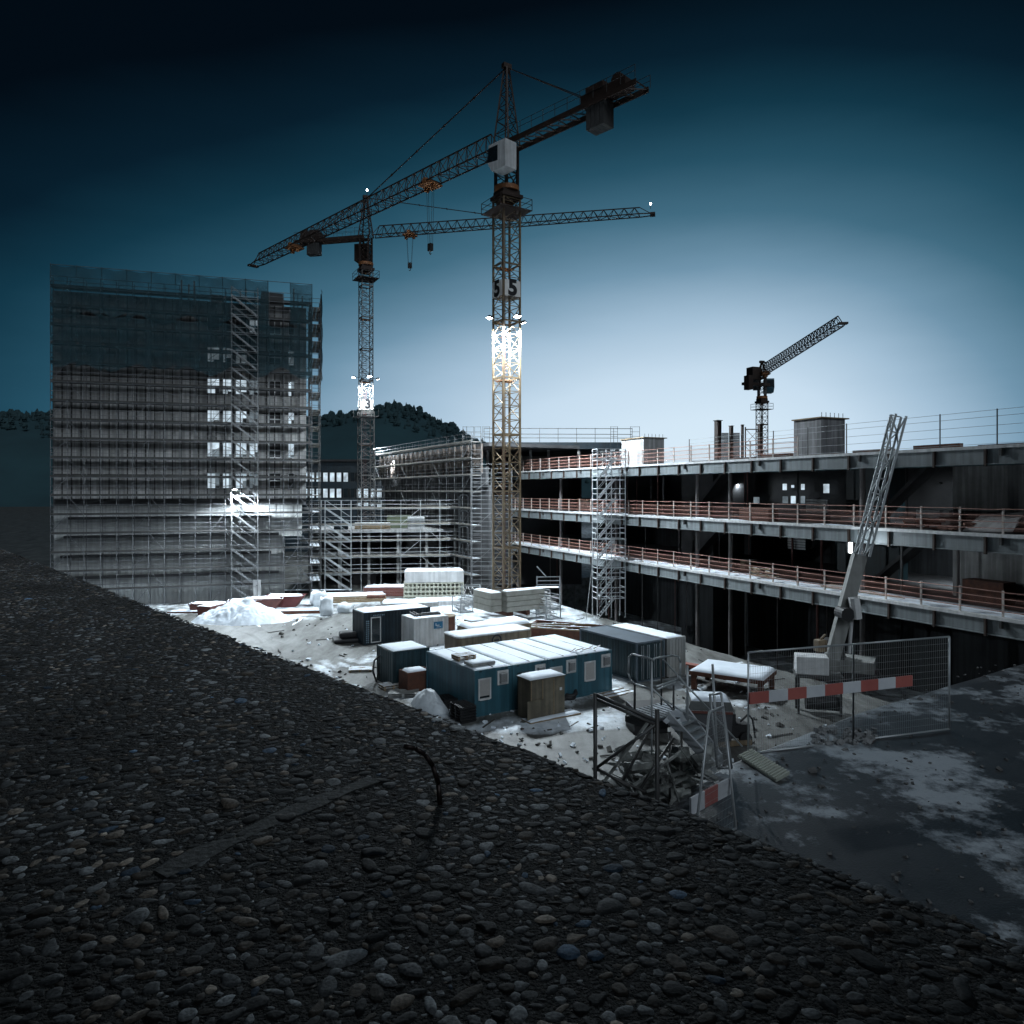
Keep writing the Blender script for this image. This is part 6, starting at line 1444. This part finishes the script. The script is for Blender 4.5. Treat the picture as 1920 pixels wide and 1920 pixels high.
a1, a2 = P(1380, 1553, 11.3), P(1342, 1330, 12.6)
wire_panel('leaning wire-mesh fence panel beside the stairs, next to the parapet', P(1300, 1600, 10.6), a1, P(1356, 1325, 11.9), P(1330, 1335, 10.9), 26, 16, group='site fence panels')
wire_panel('narrow upright wire-mesh panel along the stairs', P(1345, 1440, 12.4), P(1372, 1440, 11.9), P(1352, 1300, 12.0), P(1331, 1302, 12.5), 8, 22, group='site fence panels')
def barrier(label, p, q_, hgt, n, first, thick=.03):
    t = thing('barrier_board', label, 'barrier board', tuple(p), 0, 'red and white barrier boards'); o = Vector(p); d = Vector(q_)-o; sd = Vector((d.y, -d.x, 0)).normalized()*thick; up = Vector((0, 0, hgt)); b = MB()
    for i in range(n):
        b.mi = (i + first) % 2; a, c = d*(i/n), d*((i+1)/n); b.add([a, c, c+up, a+up, a+sd, c+sd, c+up+sd, a+up+sd], [(0, 1, 2, 3)[::-1], (4, 5, 6, 7), (0, 1, 5, 4), (3, 7, 6, 2)])
    b.build('board', [mat('barrier_white', (.6, .62, .65), .6, 0, (.45, .47, .5), 2), mat('barrier_red', (.42, .12, .1), .6, 0, (.3, .08, .07), 2)], t)
    return t
barrier('red and white striped board fixed low on the right fence', P(1404, 1320, 14.15), P(1404, 1320, 14.15) + (g2-g1)*1.55 + Vector((0, 0, .04)), .22, 9, 1)
barrier('short striped board lying aslant at the foot of the leaning fence panel', P(1293, 1528, 11.0), P(1367, 1488, 11.6), .26, 3, 0)
# steel grid mat and debris
gm = MB(); a, b, c, d = G(1395, 1413, 7.36), G(1462, 1462, 7.36), G(1480, 1449, 7.36), G(1412, 1405, 7.36)
a, b, d = G(1385, 1415, 7.38), G(1455, 1460, 7.38), G(1412, 1404, 7.38); e_x = (b-a); e_y = (G(1480, 1446, 7.38)-b)
for i in range(15):
    f = i/14; gm.add([a+e_x*f*.97, a+e_x*f*.97+e_y, a+e_x*(f*.97+.035)+e_y, a+e_x*(f*.97+.035)] + [v - Vector((0, 0, .06)) for v in (a+e_x*f*.97, a+e_x*f*.97+e_y, a+e_x*(f*.97+.035)+e_y, a+e_x*(f*.97+.035))], [(0, 1, 2, 3), (4, 7, 6, 5), (0, 4, 5, 1), (1, 5, 6, 2), (2, 6, 7, 3), (3, 7, 4, 0)])
for f in (0.02, .5, .95): gm.bar(a+e_y*f-Vector((0, 0, .04)), a+e_x+e_y*f-Vector((0, 0, .04)), .02)
tag(gm.build('slatted_mat', mat('pale_slats', (.4, .42, .36), .7, 0, (.28, .3, .26), 4)), 'pale slatted mat lying on the asphalt by the fence corner', 'slatted mat')
rg = random.Random(12)
db = MB()
for k in range(150):
    px, py = rg.uniform(1165, 1335), rg.uniform(1408, 1520); D = rg.uniform(12.6, 14.5); c = P(px, py, D)
    if rg.random() < .5: dd = Vector((rg.uniform(-1, 1), rg.uniform(-1, 1), rg.uniform(-.4, .4))).normalized()*rg.uniform(.15, .7); db.bar(c-dd, c+dd, rg.uniform(.008, .03), 4)
    else: db.obox(c, rg.uniform(.1, .5), rg.uniform(.1, .3), rg.uniform(.02, .12), rg.random()*3, (rg.uniform(-.5, .5), rg.uniform(-.5, .5)))
tag(db.build('scrap_heap', mat('mixed_scrap', (.4, .42, .4), .7, .1, (.03, .03, .03), 2.2, amt=.3)), 'tangled heap of scrap boards, rods and rubble under the stair scaffold', 'scrap heap', kind='stuff')
hb = snow_heap('rubble_mound', '', Vector((2.6, 13.9, 5.9)), 2.0, 1.7, 1.3, 77, mat('frosty_rubble', (.3, .31, .3), .9, 0, (.05, .05, .045), 2.5, amt=.3, bump=1, bscale=9)); tag(hb, 'frosty rubble mound beneath the stair scaffold', 'rubble mound', kind='stuff')
q = MB()
for k in range(90):
    px, py = rg.uniform(1520, 1640), rg.uniform(1365, 1395); c = G(px, py, 7.33); q.obox(c, rg.uniform(.03, .16), rg.uniform(.03, .12), rg.uniform(.03, .1), rg.random()*3, (rg.random(), rg.random()))
tag(q.build('rubble', mat('broken_concrete', (.3, .31, .32), .9, 0, (.12, .12, .12), 5)), 'strip of broken rubble on the asphalt under the barrier board', 'rubble', kind='stuff')
# broken ice, stones and splinters trodden into the yard
for nm, m9, n9, sd in (('ice_crumbs', snowm, 420, 3), ('stone_scatter', mat('dark_gravel', (.1, .095, .085), .9, 0, (.03, .03, .03), 5), 520, 4)):
    rg = random.Random(sd); q = MB()
    while n9:
        px, py = rg.uniform(330, 1560), rg.uniform(1155, 1480); c = G(px, py, .04)
        if (c - F0).dot(TD) > -2.6: continue
        s9 = rg.uniform(.03, .13) * (1.6 if rg.random() < .06 else 1); q.obox(c, s9*2, s9*rg.uniform(.8, 1.6), s9*rg.uniform(.4, 1), rg.random()*3, (rg.uniform(-.6, .6), rg.uniform(-.6, .6))); n9 -= 1
    for k in range(60 if sd == 4 else 0):
        c = G(rg.uniform(480, 1500), rg.uniform(1160, 1440), .05); 
        if (c - F0).dot(TD) > -2.6: continue
        q.obox(c, rg.uniform(.4, 1.6), .08, .05, rg.random()*3)
    tag(q.build(nm, m9), 'crumbs of broken ice and snow strewn over the yard' if sd == 3 else 'dark stones and splinters strewn over the yard', 'ice crumbs' if sd == 3 else 'gravel', kind='stuff')
# lamps at the right edge
lp = thing('wall_lamp', 'bright lamp glowing under the middle deck at the right picture edge', 'lamp', P(1596, 1027, 47), 0); q = MB().box(-.15, .15, .1, .3, -.35, .35); q.build('housing', galv_dark, lp)
MB().box(-.1, .1, .07, .098, -.32, .32).build('lamp_lens', lens_m, lp)
li = bpy.data.lights.new('wall_lamp_light', 'POINT'); li.energy = 180; li.shadow_soft_size = .2; li.color = (.8, .92, 1); lo = bpy.data.objects.new('wall_lamp_light', li); COL.objects.link(lo); lo.parent = lp; lo.location = (0, -.3, 0)
